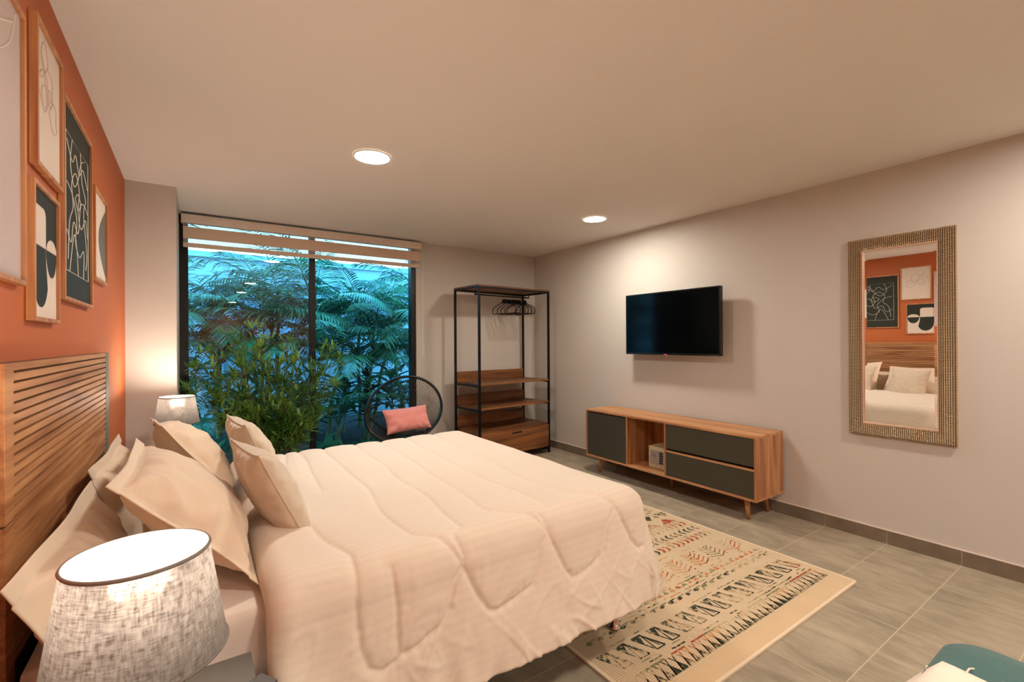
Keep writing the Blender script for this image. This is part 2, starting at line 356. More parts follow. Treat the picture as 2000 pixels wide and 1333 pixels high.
# duvet: draped quilt with stitched panels
def duvet():
    s0, s1 = .16, 1.60; y0, y1 = 1.47, 3.06; DR = .50; TOP = .69; RR = .10
    ns, nt_ = 320, 380
    s = np.linspace(s0, s1+DR, ns); t = np.linspace(y0-DR, y1+DR, nt_)
    Sg, Tg = np.meshgrid(s, t, indexing='ij')
    # stitch polylines in flat coordinates
    lines = []
    def over(path, k):      # a seam crossing the top with a slight wobble
        out = []
        for (ax_, ay_), (bx_, by_) in zip(path[:-1], path[1:]):
            for q in range(8):
                f = q/8.; tt = ay_+(by_-ay_)*f; out.append((ax_+(bx_-ax_)*(3*f*f-2*f**3)+.007*math.sin(tt*9+k*2), tt))
        return out+[path[-1]]
    E0 = y0
    tops = [[(.47, 3.4), (.40, 2.6), (.35, 2.0), (.35, 1.70), (.40, E0)], [(.72, 3.4), (.65, 2.84), (.66, 2.28), (.61, 1.78), (.62, 1.54), (.69, E0-.03)],
            [(1.06, 3.4), (1.03, 2.93), (.99, 2.1), (.95, 1.60), (1.07, E0-.03)], [(1.42, 3.3), (1.38, 2.4), (1.33, 1.75), (1.34, 1.58), (1.45, E0-.03)]]
    mids = [[(.90, 3.4), (.86, 2.95), (.83, 2.12), (.80, 1.50), (.745, E0-.03), (.745, E0-.10)], [(1.22, 3.4), (1.19, 2.6), (1.165, 2.29), (1.185, 1.52), (1.11, E0-.03), (1.11, E0-.10)], [(.56, 3.4), (.53, 3.1), (.50, 2.5), (.47, 2.2)]]
    lines += [over(L, i) for i, L in enumerate(tops)]+[over(L, 5+i) for i, L in enumerate(mids)]
    lines += [[(.40, E0), (.385, E0-.16), (.39, E0-.27), (.41, E0-.33), (.45, E0-.355), (.50, E0-.34), (.505, E0-.2), (.50, E0-.08)],
              [(.51, E0-.33), (.56, E0-.325), (.64, E0-.29), (.675, E0-.25), (.70, E0-.18), (.745, E0-.12)],
              [(.69, E0-.03), (.73, E0-.12), (.79, E0-.26), (.82, E0-.30), (.86, E0-.31), (.95, E0-.29), (1.01, E0-.27), (1.035, E0-.23), (1.06, E0-.16), (1.10, E0-.12)],
              [(1.07, E0-.03), (1.11, E0-.12), (1.165, E0-.26), (1.195, E0-.30), (1.235, E0-.30), (1.32, E0-.28), (1.37, E0-.255), (1.395, E0-.21), (1.42, E0-.15), (1.47, E0-.10)],
              [(1.45, E0-.03), (1.50, E0-.14), (1.545, E0-.25), (1.575, E0-.285), (1.62, E0-.28), (1.70, E0-.23), (1.74, E0-.17)]]
    # far side and foot: simple outline seam 0.16 m above the hem
    lines.append([(s0+.1, y1+.30)]+[(xx, y1+.30+.03*math.sin(xx*9)) for xx in np.linspace(s0+.1, s1+.2, 24)]+[(s1+.32, y1+.2), (s1+.32, 2.3), (s1+.30, y0+.1), (s1+.26, y0-.18)])
    dist = np.full(Sg.shape, 9.)
    for L in lines:
        for (ax, ay), (bx, by) in zip(L[:-1], L[1:]):
            dx, dy = bx-ax, by-ay; l2 = dx*dx+dy*dy+1e-12
            u = np.clip(((Sg-ax)*dx+(Tg-ay)*dy)/l2, 0, 1)
            dist = np.minimum(dist, np.hypot(Sg-ax-u*dx, Tg-ay-u*dy))
    ex = np.maximum(0, Sg-s1); sg = np.where(Tg < 2.27, -1, 1); ey = np.maximum(0, np.where(Tg < 2.27, y0-Tg, Tg-y1))
    p = 5.0
    r = (ex**p+ey**p)**(1/p); r = r*(1-.24*(np.minimum(ex, ey)/(np.maximum(ex, ey)+1e-6))**2); rr = np.hypot(ex, ey)+1e-9; ux, uy = ex/rr, ey/rr
    puff = .010*(1-np.exp(-(dist/.035)))-(.004+.004*np.clip(r/.15, 0, 1))*np.exp(-(dist/.008)**2)
    q = math.pi/2*RR
    hor = np.where(r < q, RR*np.sin(np.minimum(r, q)/RR), RR+.20*(r-q)); ver = np.where(r < q, RR*(1-np.cos(np.minimum(r, q)/RR)), RR+.975*(r-q))
    X = np.minimum(Sg, s1)+ux*hor; Y = np.clip(Tg, y0, y1)+sg*uy*hor; Z = TOP-ver
    rim = np.clip((r-.30)/.2, 0, 1)
    P = np.stack([X, Y, Z], -1)
    du = np.gradient(P, axis=0); dv = np.gradient(P, axis=1); nrm = np.cross(du, dv); nrm /= np.linalg.norm(nrm, axis=-1, keepdims=True)+1e-9
    dsp = np.zeros(Sg.shape)
    for i in range(ns):
        for j in range(nt_):
            a, b_ = Sg[i, j], Tg[i, j]
            e = min(1, r[i, j]/.25)
            along = a if ey[i, j] > ex[i, j] else b_
            rr_ = r[i, j]; n1 = noise.noise(Vector((along*5, rr_*2, 1)))
            d = .007*noise.noise(Vector((a*3.5, b_*3.5, 3)))
            d += .013*rim[i, j]*math.sin(along*15+5*n1)*.9+.016*rim[i, j]*noise.noise(Vector((along*16, rr_*6, 2)))
            # short gathers at the seams and a few sharp diagonal creases
            d += .0035*math.exp(-dist[i, j]/.028)*noise.noise(Vector((a*45, b_*45, 5)))*(.5+1.2*e)
            w_ = max(0, 1-abs(noise.noise(Vector(((a-b_*.8)*7, (b_+a*.6)*2.2, 9))))/.10); d += .0045*e*w_
            w_ = max(0, 1-abs(noise.noise(Vector(((a+b_*.9)*8, (b_-a*.5)*2.5, 21))))/.08); d += .010*rim[i, j]*w_
            if a < .5 and e > .3: d += .014*math.sin((a-.16)*30+rr_*3)*min(1, e)*math.exp(-(a-.16)/.16)
            dsp[i, j] = d
    P = P+nrm*(puff+dsp)[..., None]
    # head end of the quilt: rounds down onto the sheet
    edge = np.clip((Sg-s0)/.07, 0, 1); P[..., :] -= nrm*((1-np.sqrt(1-(1-edge)**2+1e-9))*.065)[..., None]
    # keep the draped hem roughly level
    idx = np.arange(ns*nt_).reshape(ns, nt_)
    top = P.reshape(-1, 3); thick = .045*np.ones(Sg.shape)
    near_rim = np.minimum.reduce([Sg-s0, s1+DR-Sg, Tg-(y0-DR), (y1+DR)-Tg]); thick *= np.sqrt(np.clip(near_rim/.05, .0, 1))
    bot = (P-nrm*(thick+.002)[..., None]).reshape(-1, 3)
    f = np.stack([idx[:-1, :-1], idx[1:, :-1], idx[1:, 1:], idx[:-1, 1:]], -1).reshape(-1, 4)
    off = ns*nt_; fb = f[:, ::-1]+off
    ring = list(idx[0, :])+list(idx[1:, -1])+list(idx[-1, -2::-1])+list(idx[-2:0:-1, 0])
    fs = [(ring[i], ring[(i+1) % len(ring)], ring[(i+1) % len(ring)]+off, ring[i]+off) for i in range(len(ring))]
    mb = MB(); mb.v = [tuple(v) for v in np.vstack([top, bot]).tolist()]; mb.f = [tuple(q) for q in f.tolist()]+[tuple(q) for q in fb.tolist()]+[tuple(int(v) for v in q) for q in fs]; mb.m = [0]*len(mb.f)
    o = mb.build('duvet', m_duvet, smooth=True)
    uvl = o.data.uv_layers.new(name='flat'); fl = np.stack([Sg.ravel(), Tg.ravel()], -1); fl = np.vstack([fl, fl])
    vi = np.zeros(len(o.data.loops), dtype=np.int32); o.data.loops.foreach_get('vertex_index', vi); uvl.data.foreach_set('uv', fl[vi].ravel())
    tag(o, 'beige quilted duvet with wavy stitched panels draped over the bed', 'duvet')
duvet()

# pillows
def pillow_mesh(wd, ht, th, flange=0, seed=0, pinch=.06, n=72, crease=1.0, power=.55, lift=0):
    top = []; bot = []
    for i in range(n+1):
        rt = []; rb = []
        for j in range(n+1):
            u = -1+2*i/n; v = -1+2*j/n
            fx = wd/2; fy = ht/2; g = flange
            # core region scaled by flange
            cu = min(1, abs(u)*(fx)/(fx-g)) if g else abs(u); cv = min(1, abs(v)*fy/(fy-g)) if g else abs(v)
            t = th/2*((1-cu**2.6)*(1-cv**2.6))**power
            x = fx*u*(1-pinch*(1-v*v)*abs(u)); y = fy*v*(1-pinch*(1-u*u)*abs(v))
            p = Vector((x*7, y*7, seed*3.1))
            wr = crease*(.010*noise.noise(p)+.007*noise.noise(p*2.2)*(.5+max(cu, cv))-.013*(abs(noise.noise(Vector(((x+y)*4+seed, (y-x)*11, seed))))**.7)-.010*(abs(noise.noise(Vector(((x-y*.5)*9, (y+x*.3)*4, seed+5))))**.7)+.008)
            ang = math.atan2(y, x); rad = max(cu, cv)
            wr += crease*.006*math.sin(ang*17+seed)*rad**3
            edge = g and (cu >= 1 or cv >= 1)
            wave = (.004*math.sin((x if cv >= 1 else y)*14+seed) if edge else 0)+lift*(u*v)
            tt = max(t+wr*min(1, t/.02), .0018)
            rt.append((x, y, tt+wave)); rb.append((x, y, -tt*.85+wave))
        top.append(rt); bot.append(rb)
    mb = MB(); mb.grid(top); mb.grid(bot, flip=True); N1 = (n+1)*(n+1); k = n+1
    ring = [(0, j) for j in range(n)]+[(i, n) for i in range(n)]+[(n, j) for j in range(n, 0, -1)]+[(i, 0) for i in range(n, 0, -1)]
    ids = [a*k+b for a, b in ring]
    mb.f += [(ids[q], ids[(q+1) % len(ids)], ids[(q+1) % len(ids)]+N1, ids[q]+N1) for q in range(len(ids))]; mb.m += [0]*len(ids)
    return mb
def orient(center, xdir, ydir):
    x = Vector(xdir).normalized(); y = Vector(ydir); y = (y-x*y.dot(x)).normalized(); z = x.cross(y)
    M = Matrix.Identity(4)
    for i in range(3): M[i][0], M[i][1], M[i][2], M[i][3] = x[i], y[i], z[i], center[i]
    return M
def place(mb, name, mat, center, xdir, ydir, label, cat, group=None, parent=None):
    o = mb.build(name, mat, smooth=True); o.matrix_world = orient(center, xdir, ydir); return tag(o, label, cat, group)
# local x runs along the bed's width (-y in the room), local y up the lean, normal towards the foot
place(pillow_mesh(.80, .41, .13, .04, 1), 'bed_pillow', m_cotton, (-.222, 1.70, .70), (0.03, 1, 0.02), (-.42, 0, 1), 'beige flanged pillow flat against the headboard, nearest the large lamp', 'pillow', 'sleeping pillows')
place(pillow_mesh(.78, .44, .14, .04, 2), 'bed_pillow', m_cotton, (-.232, 2.53, .715), (0, 1, 0), (-.34, 0, 1), 'beige flanged pillow at the back against the headboard far end', 'pillow', 'sleeping pillows')
place(pillow_mesh(.70, .50, .19, .035, 3), 'bed_pillow', m_cotton, (-.012, 1.93, .815), (0.0, 1, 0.0), (-.70, .0, .72), 'large beige flanged pillow leaning in front, behind the nearer square cushion', 'pillow', 'sleeping pillows')
place(pillow_mesh(.66, .48, .19, .035, 4), 'bed_pillow', m_cotton, (-.01, 2.66, .83), (-.08, 1, -.12), (-.62, .05, .78), 'large beige flanged pillow leaning in front of the small far bedside lamp', 'pillow', 'sleeping pillows')
place(pillow_mesh(.40, .40, .15, .0, 5, pinch=.10, crease=.7), 'square_cushion', m_cushion, (.235, 1.97, .80), (-.15, 1, 0.0), (-.42, .0, .86), 'small beige square cushion with piped seam, nearer of the two on the bed', 'cushion', 'square cushions on the bed')
place(pillow_mesh(.40, .40, .15, .0, 6, pinch=.10, crease=.7), 'square_cushion', m_cushion, (.24, 2.52, .82), (-.12, 1, 0.0), (-.40, .05, .88), 'small beige square cushion standing behind the nearer one', 'cushion', 'square cushions on the bed')

def piping(cushion, wd, ht, pinch):
    P = []
    for u, v in [(-1+2*k/30, -1) for k in range(30)]+[(1, -1+2*k/30) for k in range(30)]+[(1-2*k/30, 1) for k in range(30)]+[(-1, 1-2*k/30) for k in range(30)]:
        P.append((wd/2*u*(1-pinch*(1-v*v)*abs(u)), ht/2*v*(1-pinch*(1-u*u)*abs(v)), 0))
    MB().tube(P, .0035, 6, closed=True).build('piping', m_cushion, cushion, smooth=True, local=True)
for o in [o for o in COL.objects if o.name.startswith('square_cushion')]: piping(o, .40, .40, .10)
# headboard
hb = empty('headboard', (-.37, 2.27, .5)); tag(hb, 'oak headboard of narrow horizontal slats with a grey edge', 'headboard')
MB().box((-.388, 1.485, .45), (-.366, 3.05, 1.315)).build('backing_panel', m_back, hb)
MB().box((-.366, 1.50, .45), (-.349, 1.565, .945)).box((-.366, 1.50, .95), (-.349, 1.565, 1.315)).build('end_stile', m_oak, hb, bevel=.001)
for z0, z1 in ((.585, .945), (.95, 1.315)):
    mb = MB(); z = z1
    mb.box((-.366, 1.565, z0), (-.3580, 2.96, z1), 1)
    while z-.0178 > z0: mb.box((-.3600, 1.565, z-.0178), (-.350, 2.96, z), 0); z -= .0245
    mb.build('slatted_panel', [m_oak, m_back], hb)
MB().box((-.366, 2.96, .45), (-.349, 3.05, 1.316)).build('side_band', m_sage, hb, bevel=.001)

# ------------------------------------------------------------------ nightstands, lamps
def nightstand(x0, x1, y0, y1, z, label):
    t = empty('nightstand', ((x0+x1)/2, (y0+y1)/2, 0)); tag(t, label, 'nightstand', 'bedside tables')
    MB().box((x0, y0, z-.02), (x1, y1, z)).build('table_top', plain('slate_top', (74, 70, 64), .45), t, bevel=.002)
    MB().box((x0+.01, y0+.01, .12), (x1-.02, y1-.01, z-.02)).build('carcass', m_console_v, t)
    MB().box((x1-.02, y0+.012, .30), (x1-.002, y1-.012, z-.03)).build('drawer', m_green, t, bevel=.002)
    for a in (x0+.04, x1-.04):
        for b_ in (y0+.04, y1-.04): MB().lathe([(.012, 0.0005), (.018, .12)], (a, b_, 0), 12).build('leg', m_console_v, t)
nightstand(-.37, .114, .80, 1.31, .60, 'dark topped bedside table under the large near lamp')
nightstand(-.37, .10, 3.55, 4.05, .60, 'bedside table behind the bed under the far lamp')
m_bulb = emit('bulb_glow', (1.0, .86, .68), 14.0); m_trim = plain('grey_shade_trim', (120, 112, 104), .8); m_in = plain('white_shade_lining', (240, 236, 230), .7)
def table_lamp(x, y, z, label, ztop, zbot, rt, rb):
    t = empty('table_lamp', (x, y, z)); tag(t, label, 'lamp', 'grey linen bedside lamps')
    h = ztop-zbot
    MB().lathe([(rb, zbot), ((rb*.5+rt*.5), zbot+h/2), (rt, ztop)], (x, y, 0), 72, cap=False).build('lamp_shade', m_shade, t, smooth=True)
    for zz, r in ((ztop, rt), (zbot, rb)):
        MB().tube([(x+(r)*math.cos(a*math.pi/36), y+(r)*math.sin(a*math.pi/36), zz) for a in range(72)], .0032, 6, closed=True).build('shade_trim', m_trim, t, smooth=True)
    MB().lathe([(.055, z), (.06, z+.006), (.055, z+.015), (.02, z+.03), (.032, z+.08), (.042, z+.12), (.03, z+.17), (.012, z+.20), (.012, zbot+.04)], (x, y, 0), 32).build('base', m_sage, t, smooth=True)
    MB().lathe([(.010, zbot+.04), (.024, zbot+.065), (.028, zbot+.085), (.022, zbot+.105), (.006, zbot+.115)], (x, y, 0), 20).build('bulb', m_bulb, t, smooth=True)
    L = bpy.data.lights.new('bulb_light', 'POINT'); L.energy = BULB_POWER; L.color = (1.0, .86, .72); L.shadow_soft_size = .045
    lo = bpy.data.objects.new('bulb_light', L); COL.objects.link(lo); lo.parent = t; lo.location = (0, 0, zbot+.09-z+.045)
table_lamp(-.077, 1.015, .60, 'large grey linen table lamp lit on the near bedside table', 1.0, .825, .100, .127)
table_lamp(-.092, 3.85, .60, 'grey linen table lamp lit beyond the pillows near the window', 1.0, .825, .100, .127)
dv = MB().box((0, 0, 0), (.055, .12, .012)); o = dv.build('remote_control', plain('dark_grey_plastic', (58, 54, 50), .4), bevel=.005)
o.location = (.022, 1.13, .6008); o.rotation_euler = (0, 0, R(-58)); tag(o, 'dark grey gadget with a short white mark on the near bedside table', 'remote control')
q = MB().box((.02, .045, .0122), (.024, .075, .0127)).build('white_mark', m_white, o, local=True)

# ------------------------------------------------------------------ art on the orange wall
def art(y0, y1, z0, z1, label, painter, bgm, name='framed_print'):
    t = empty(name, (XL, (y0+y1)/2, z0)); tag(t, label, 'picture', 'oak framed prints on the orange wall')
    X0, X1, st = XL+.0008, -.369, .013
    q = MB(); q.box((X0, y0, z0), (X1, y1, z0+st)); q.box((X0, y0, z1-st), (X1, y1, z1)); q.box((X0, y0, z0+st), (X1, y0+st, z1-st)); q.box((X0, y1-st, z0+st), (X1, y1, z1-st))
    q.build('picture_frame', m_oakframe, t, bevel=.001)
    px = X1-.009
    MB().box((X0, y0+st, z0+st), (px, y1-st, z1-st)).build('print', bgm, t)
    if painter: painter(t, px+.0006, y0+st, y1-st, z0+st, z1-st)
m_paper = plain('cream_paper', (226, 208, 194), .7, var=.03); m_dk = plain('charcoal_print', (54, 56, 50), .6, spec=.12, var=.05); m_lil = plain('lilac_grey_print', (200, 178, 172), .5, var=.02)
m_ink = plain('white_ink', (226, 220, 206), .6); m_faint = plain('faint_ink', (206, 186, 172), .7); m_taupe = plain('taupe_print', (112, 98, 82), .5, var=.08)
def poly(pts, x, name, mat, t):
    n = len(pts); MB().add([(x, a, b_) for a, b_ in pts]+[(x-.0005, a, b_) for a, b_ in pts], [tuple(range(n))]+[(i, i+n, (i+1) % n+n, (i+1) % n) for i in range(n)]).build(name, mat, t)
def line(pts, x, name, mat, t, r=.0016):
    q = MB()
    for P in pts: q.tube([(x, a, b_) for a, b_ in P], r, 6)
    q.build(name, mat, t, smooth=True)
def spline(P, n=10, closed=False):
    out = []; L = len(P); g = (lambda i: P[i % L]) if closed else (lambda i: P[max(0, min(L-1, i))])
    for i in range(L if closed else L-1):
        for k in range(n):
            t = k/n; a, b_, c, d = g(i-1), g(i), g(i+1), g(i+2)
            out.append(tuple(.5*((2*b_[q])+(-a[q]+c[q])*t+(2*a[q]-5*b_[q]+4*c[q]-d[q])*t*t+(-a[q]+3*b_[q]-3*c[q]+d[q])*t**3) for q in (0, 1)))
    if not closed: out.append(P[-1])
    return out
def mapper(y0, y1, z0, z1): return lambda P: [(y0+(y1-y0)*a, z0+(z1-z0)*b_) for a, b_ in P]
def paint_c(t, x, y0, y1, z0, z1):
    mp = mapper(y0, y1, z0, z1)
    poly(mp([(0, .56), (1, .56), (1, 1), (0, 1)]), x, 'dark_field', m_dk, t)
    el = lambda cx, cy, rx, ry, a0, a1, n=24: [(cx+rx*math.cos(a0+(a1-a0)*k/n), cy+ry*math.sin(a0+(a1-a0)*k/n)) for k in range(n+1)]
    poly(mp([(0.01, .56), (.52, .56)]+el(.42, .80, .10, .07, 0, math.pi/2, 8)+el(.1, .80, .09, .07, math.pi/2, math.pi, 8)), x+.0006, 'white_shape', m_paper, t)
    poly(mp([(.52, .555), (0.01, .555)]+[(0.0, .35)]+el(.32, .36, .30, .28, math.pi, 2*math.pi*.93, 16)+[(.53, .44)]), x+.0006, 'dark_shape', m_dk, t)
    poly(mp(el(.77, .56, .22, .10, 0, math.pi)), x+.0006, 'white_half_round', m_paper, t)
    poly(mp(el(.77, .555, .22, .21, math.pi, 2*math.pi)), x+.0006, 'dark_half_round', m_dk, t)
def paint_d(t, x, y0, y1, z0, z1):
    mp = mapper(y0, y1, z0, z1)
    line([mp([(.09, .14), (.91, .14), (.91, .86), (.09, .86), (.09, .14)])], x, 'line_border', m_ink, t, .0014)
    C = [[(.12, .82), (.3, .74), (.42, .8), (.55, .72), (.7, .78), (.88, .7)], [(.15, .2), (.2, .4), (.32, .5), (.28, .62), (.42, .7), (.55, .62), (.5, .5), (.62, .42), (.8, .5), (.88, .4)],
         [(.2, .14), (.35, .35), (.45, .28), (.5, .14)], [(.12, .6), (.3, .56), (.45, .44), (.4, .32), (.55, .25), (.72, .3), (.7, .14)], [(.6, .86), (.66, .7), (.8, .62), (.72, .52), (.85, .3), (.8, .2)],
         [(.3, .86), (.24, .72), (.36, .62), (.5, .68), (.62, .8), (.75, .84)], [(.12, .35), (.25, .3), (.34, .42), (.5, .38), (.6, .55), (.75, .58), (.89, .55)], [(.4, .56), (.5, .6), (.6, .56), (.5, .51), (.4, .56)]]
    line([mp(spline(P)) for P in C], x, 'line_drawing', m_ink, t, .0016)
def paint_e(t, x, y0, y1, z0, z1):
    mp = mapper(y0, y1, z0, z1)
    poly(mp([(1, .06)]+[(1-.62*math.sin(math.pi*k/24), .06+.86*k/24) for k in range(1, 24)]+[(1, .92)]), x, 'dark_half_oval', m_taupe, t)
def paint_b(t, x, y0, y1, z0, z1):
    mp = mapper(y0, y1, z0, z1); rnd = random.Random(3)
    Ls = []
    for k in range(7):
        cx, cy = .2+.6*rnd.random(), .15+.7*rnd.random(); r = .08+.1*rnd.random()
        Ls.append(mp(spline([(cx+r*math.cos(a)*(1+.3*math.sin(3*a+k)), cy+r*.8*math.sin(a)) for a in [i*math.pi/4 for i in range(9)]])))
    line(Ls, x, 'faint_loops', m_faint, t, .0018)
def paint_a(t, x, y0, y1, z0, z1):
    mp = mapper(y0, y1, z0, z1)
    line([mp(spline([(.2, .95), (.35, .8), (.6, .85), (.85, .93)])), mp(spline([(.9, .98), (.8, .84), (.55, .72), (.3, .6)]))], x, 'pale_curves', m_ink, t, .0025)
art(1.27, 1.775, 1.516, 2.243, 'large framed pale lilac print, cut by the left edge of the photo', paint_a, m_lil)
art(1.89, 2.215, 1.885, 2.33, 'framed cream print with faint loops, above the black and white shapes', paint_b, m_paper)
art(1.85, 2.157, 1.427, 1.836, 'framed print of rounded charcoal and cream shapes, lower of a pair', paint_c, m_paper)
art(2.23, 2.775, 1.518, 2.25, 'tall framed charcoal print with thin white line drawing', paint_d, m_dk)
art(2.85, 3.22, 1.662, 2.095, 'small framed print with a taupe half oval, farthest along the orange wall', paint_e, m_paper)
for y0, l, pf in ((.70, 'framed print on the orange wall, beyond the lilac print and nearest the camera', paint_e),):
    art(y0, y0+.40, 1.62, 2.1, l, pf, m_paper)

# ------------------------------------------------------------------ wall mirror
mr = empty('wall_mirror', (XR, 1.063, .71)); tag(mr, 'tall mirror in a hammered bronze frame on the right wall', 'mirror')
def mirror_frame_mat():
    M, t, b = nmat('hammered_bronze'); b.inputs['Metallic'].default_value = .75; b.inputs['Roughness'].default_value = .38
    co = coords(t); sx = N(t, 'ShaderNodeSeparateXYZ'); t.links.new(co, sx.inputs[0])
    def sw(sy, sz):
        a = N(t, 'ShaderNodeMath', operation='MULTIPLY'); t.links.new(sx.outputs[1], a.inputs[0]); a.inputs[1].default_value = sy
        c = N(t, 'ShaderNodeMath', operation='MULTIPLY_ADD'); t.links.new(sx.outputs[2], c.inputs[0]); c.inputs[1].default_value = sz; t.links.new(a.outputs[0], c.inputs[2])
        s = N(t, 'ShaderNodeMath', operation='SINE'); t.links.new(c.outputs[0], s.inputs[0]); return s.outputs[0]
    p = N(t, 'ShaderNodeMath', operation='MULTIPLY'); t.links.new(sw(300, 330), p.inputs[0]); t.links.new(sw(300, -330), p.inputs[1])
    r = N(t, 'ShaderNodeValToRGB'); mpn = N(t, 'ShaderNodeMapRange'); mpn.inputs[1].default_value = -1; t.links.new(p.outputs[0], mpn.inputs[0]); t.links.new(mpn.outputs[0], r.inputs[0])
    r.color_ramp.elements[0].color = (*srgb((86, 64, 46)), 1); r.color_ramp.elements[0].position = .3; r.color_ramp.elements[1].color = (*srgb((236, 204, 164)), 1); r.color_ramp.elements[1].position = .85
    t.links.new(r.outputs[0], b.inputs['Base Color']); bump(t, b, p.outputs[0], 1.0, .004); return M
y0, y1, z0, z1, fw = .786, 1.342, .71, 2.045, .085
def ringrect(a, xa, c, xc): # a, c insets
    A = [(y0+a, z0+a), (y1-a, z0+a), (y1-a, z1-a), (y0+a, z1-a)]; Cc = [(y0+c, z0+c), (y1-c, z0+c), (y1-c, z1-c), (y0+c, z1-c)]
    return [(xa, *p) for p in A]+[(xc, *p) for p in Cc], [(i, (i+1) % 4, (i+1) % 4+4, i+4) for i in range(4)]
q = MB()
for a, xa, c, xc in ((0, XR-.0008, 0, XR-.026), (0, XR-.026, .01, XR-.034), (.01, XR-.034, .06, XR-.040), (.06, XR-.040, fw-.004, XR-.030)): q.add(*ringrect(a, xa, c, xc))
q.build('mirror_frame', mirror_frame_mat(), mr)
q = MB(); q.add(*ringrect(fw-.004, XR-.030, fw+.002, XR-.028)); q.add(*ringrect(fw+.002, XR-.028, fw+.002, XR-.014)); q.build('inner_bead', plain('copper_bead', (216, 180, 156), .4, .5), mr)
M, t, b_ = nmat('silver_mirror'); b_.inputs['Metallic'].default_value = 1; b_.inputs['Roughness'].default_value = .01; b_.inputs['Base Color'].default_value = (.88, .87, .85, 1)
q = MB(); c = fw+.002; q.box((XR-.014, y0+c, z0+c), (XR-.0008, y1-c, z1-c)); q.build('mirror_glass', M, mr)
q = MB(); A = ringrect(c, XR-.0142, c+.016, XR-.0148); q.add(*A); q.build('bevelled_edge', M, mr)

# ------------------------------------------------------------------ television
tv = empty('television', (3.66, 2.74, 1.22)); tag(tv, 'flat black television on a bracket on the right wall', 'television')
MB().box((3.665, 2.228, 1.225), (3.70, 3.262, 1.822)).build('housing', m_bezel, tv, bevel=.004)
MB().box((3.6625, 2.240, 1.243), (3.6655, 3.250, 1.812)).build('screen', m_tv, tv)
MB().box((3.66, 2.2275, 1.224), (3.666, 3.262, 1.243)).box((3.66, 2.2275, 1.812), (3.666, 3.262, 1.8225)).box((3.66, 2.2275, 1.24), (3.666, 2.240, 1.815)).box((3.66, 3.250, 1.24), (3.666, 3.262, 1.815)).build('bezel', m_bezel, tv)
MB().box((3.6575, 2.765, 1.222), (3.6605, 2.80, 1.232)).box((3.6575, 2.75, 1.216), (3.6605, 2.775, 1.223)).build('badge', m_badge, tv)
MB().box((3.6590, 2.245, 1.229), (3.6600, 2.34, 1.2315)).build('silver_strip', m_chrome, tv)
MB().box((3.70, 2.60, 1.42), (3.7985, 2.88, 1.62)).build('wall_bracket', m_black, tv, bevel=.004)

# ------------------------------------------------------------------ TV console
cs = empty('media_console', (3.57, 2.68, 0)); tag(cs, 'low oak media console with dark fronts on tapered legs under the television', 'console')
X0, X1, Y0, Y1, Z0, Z1, tk = 3.38, 3.775, 1.785, 3.565, .168, .652, .018
MB().box((X0, Y0, Z1-tk), (X1, Y1, Z1)).build('top_board', m_console, cs, bevel=.001)
MB().box((X0, Y0, Z0), (X1, Y1, Z0+tk)).build('bottom_board', m_console, cs, bevel=.001)
for a, b_, nme in ((Y0, Y0+tk, 'side_panel'), (Y1-tk, Y1, 'side_panel'), (3.008, 3.024, 'divider'), (2.574, 2.590, 'divider')):
    MB().box((X0+(0 if 'side' in nme else .001), a, Z0+tk), (X1, b_, Z1-tk)).build(nme, m_console_v, cs, bevel=.001)
MB().box((X1-.006, Y0+tk, Z0+tk), (X1-.001, Y1-tk, Z1-tk)).build('back_panel', m_console_v, cs)
MB().box((X0+.004, 3.026, Z0+tk+.002), (X0+.022, Y1-tk-.002, Z1-tk-.012)).build('door', m_green, cs, bevel=.0015)
MB().box((X0+.030, 3.026, Z1-tk-.012), (X0+.045, Y1-tk-.002, Z1-tk)).build('door_gap_shade', m_groove_shade, cs)  # dark strip painting the shade in the gap over the door
MB().box((X0+.004, Y0+tk+.002, .424), (X0+.022, 2.572, Z1-tk-.003)).build('drawer', m_green, cs, bevel=.0015)
MB().box((X0+.004, Y0+tk+.002, Z0+tk+.002), (X0+.022, 2.572, .392)).build('drawer', m_green, cs, bevel=.0015)
MB().box((X0+.002, Y0+tk, .392), (X0+.03, 2.574, .404)).build('drawer_rail', m_console, cs)
MB().box((X0+.035, Y0+tk+.002, .404), (X0+.05, 2.572, .424)).build('drawer_gap_shade', m_groove_shade, cs)  # dark strip painting the shade between the drawers
for x, y, sx, sy in ((3.47, 1.90, -1, -1), (3.735, 1.90, 1, -1), (3.48, 3.45, -1, 1), (3.735, 3.45, 1, 1), (3.64, 2.70, 0, 0)):
    q = MB(); n = 18; dx, dy = sx*.006, sy*.012
    vs = [(x+dx+.013*math.cos(6.2832*k/n), y+dy+.013*math.sin(6.2832*k/n), .0005) for k in range(n)]+[(x-dx+.023*math.cos(6.2832*k/n), y-dy+.023*math.sin(6.2832*k/n), Z0) for k in range(n)]
    q.add(vs, [(k, (k+1) % n, (k+1) % n+n, k+n) for k in range(n)]+[tuple(range(n))[::-1], tuple(range(n, 2*n))]); q.build('leg', m_console_v, cs, smooth=True)
sf = empty('safe_box', (3.6, 2.77, .187)); tag(sf, 'small beige keypad safe inside the open console compartment', 'safe')
m_safe = plain('safe_enamel', (206, 186, 150), .5)
MB().box((3.503, 2.632, .187), (3.72, 2.856, .382)).build('body', m_safe, sf, bevel=.004)
MB().box((3.498, 2.645, .198), (3.5028, 2.845, .371)).build('door', m_safe, sf, bevel=.002)
MB().box((3.494, 2.655, .225), (3.4985, 2.830, .350)).build('control_panel', plain('silver_panel', (176, 164, 156), .35, .5), sf)
mk = plain('black_keys', (20, 18, 18), .4); q = MB()
for r_ in range(5):
    for c_ in range(3): q.box((3.4915, 2.690+c_*.014, .236+r_*.022), (3.4938, 2.701+c_*.014, .252+r_*.022))
q.build('keypad', mk, sf)
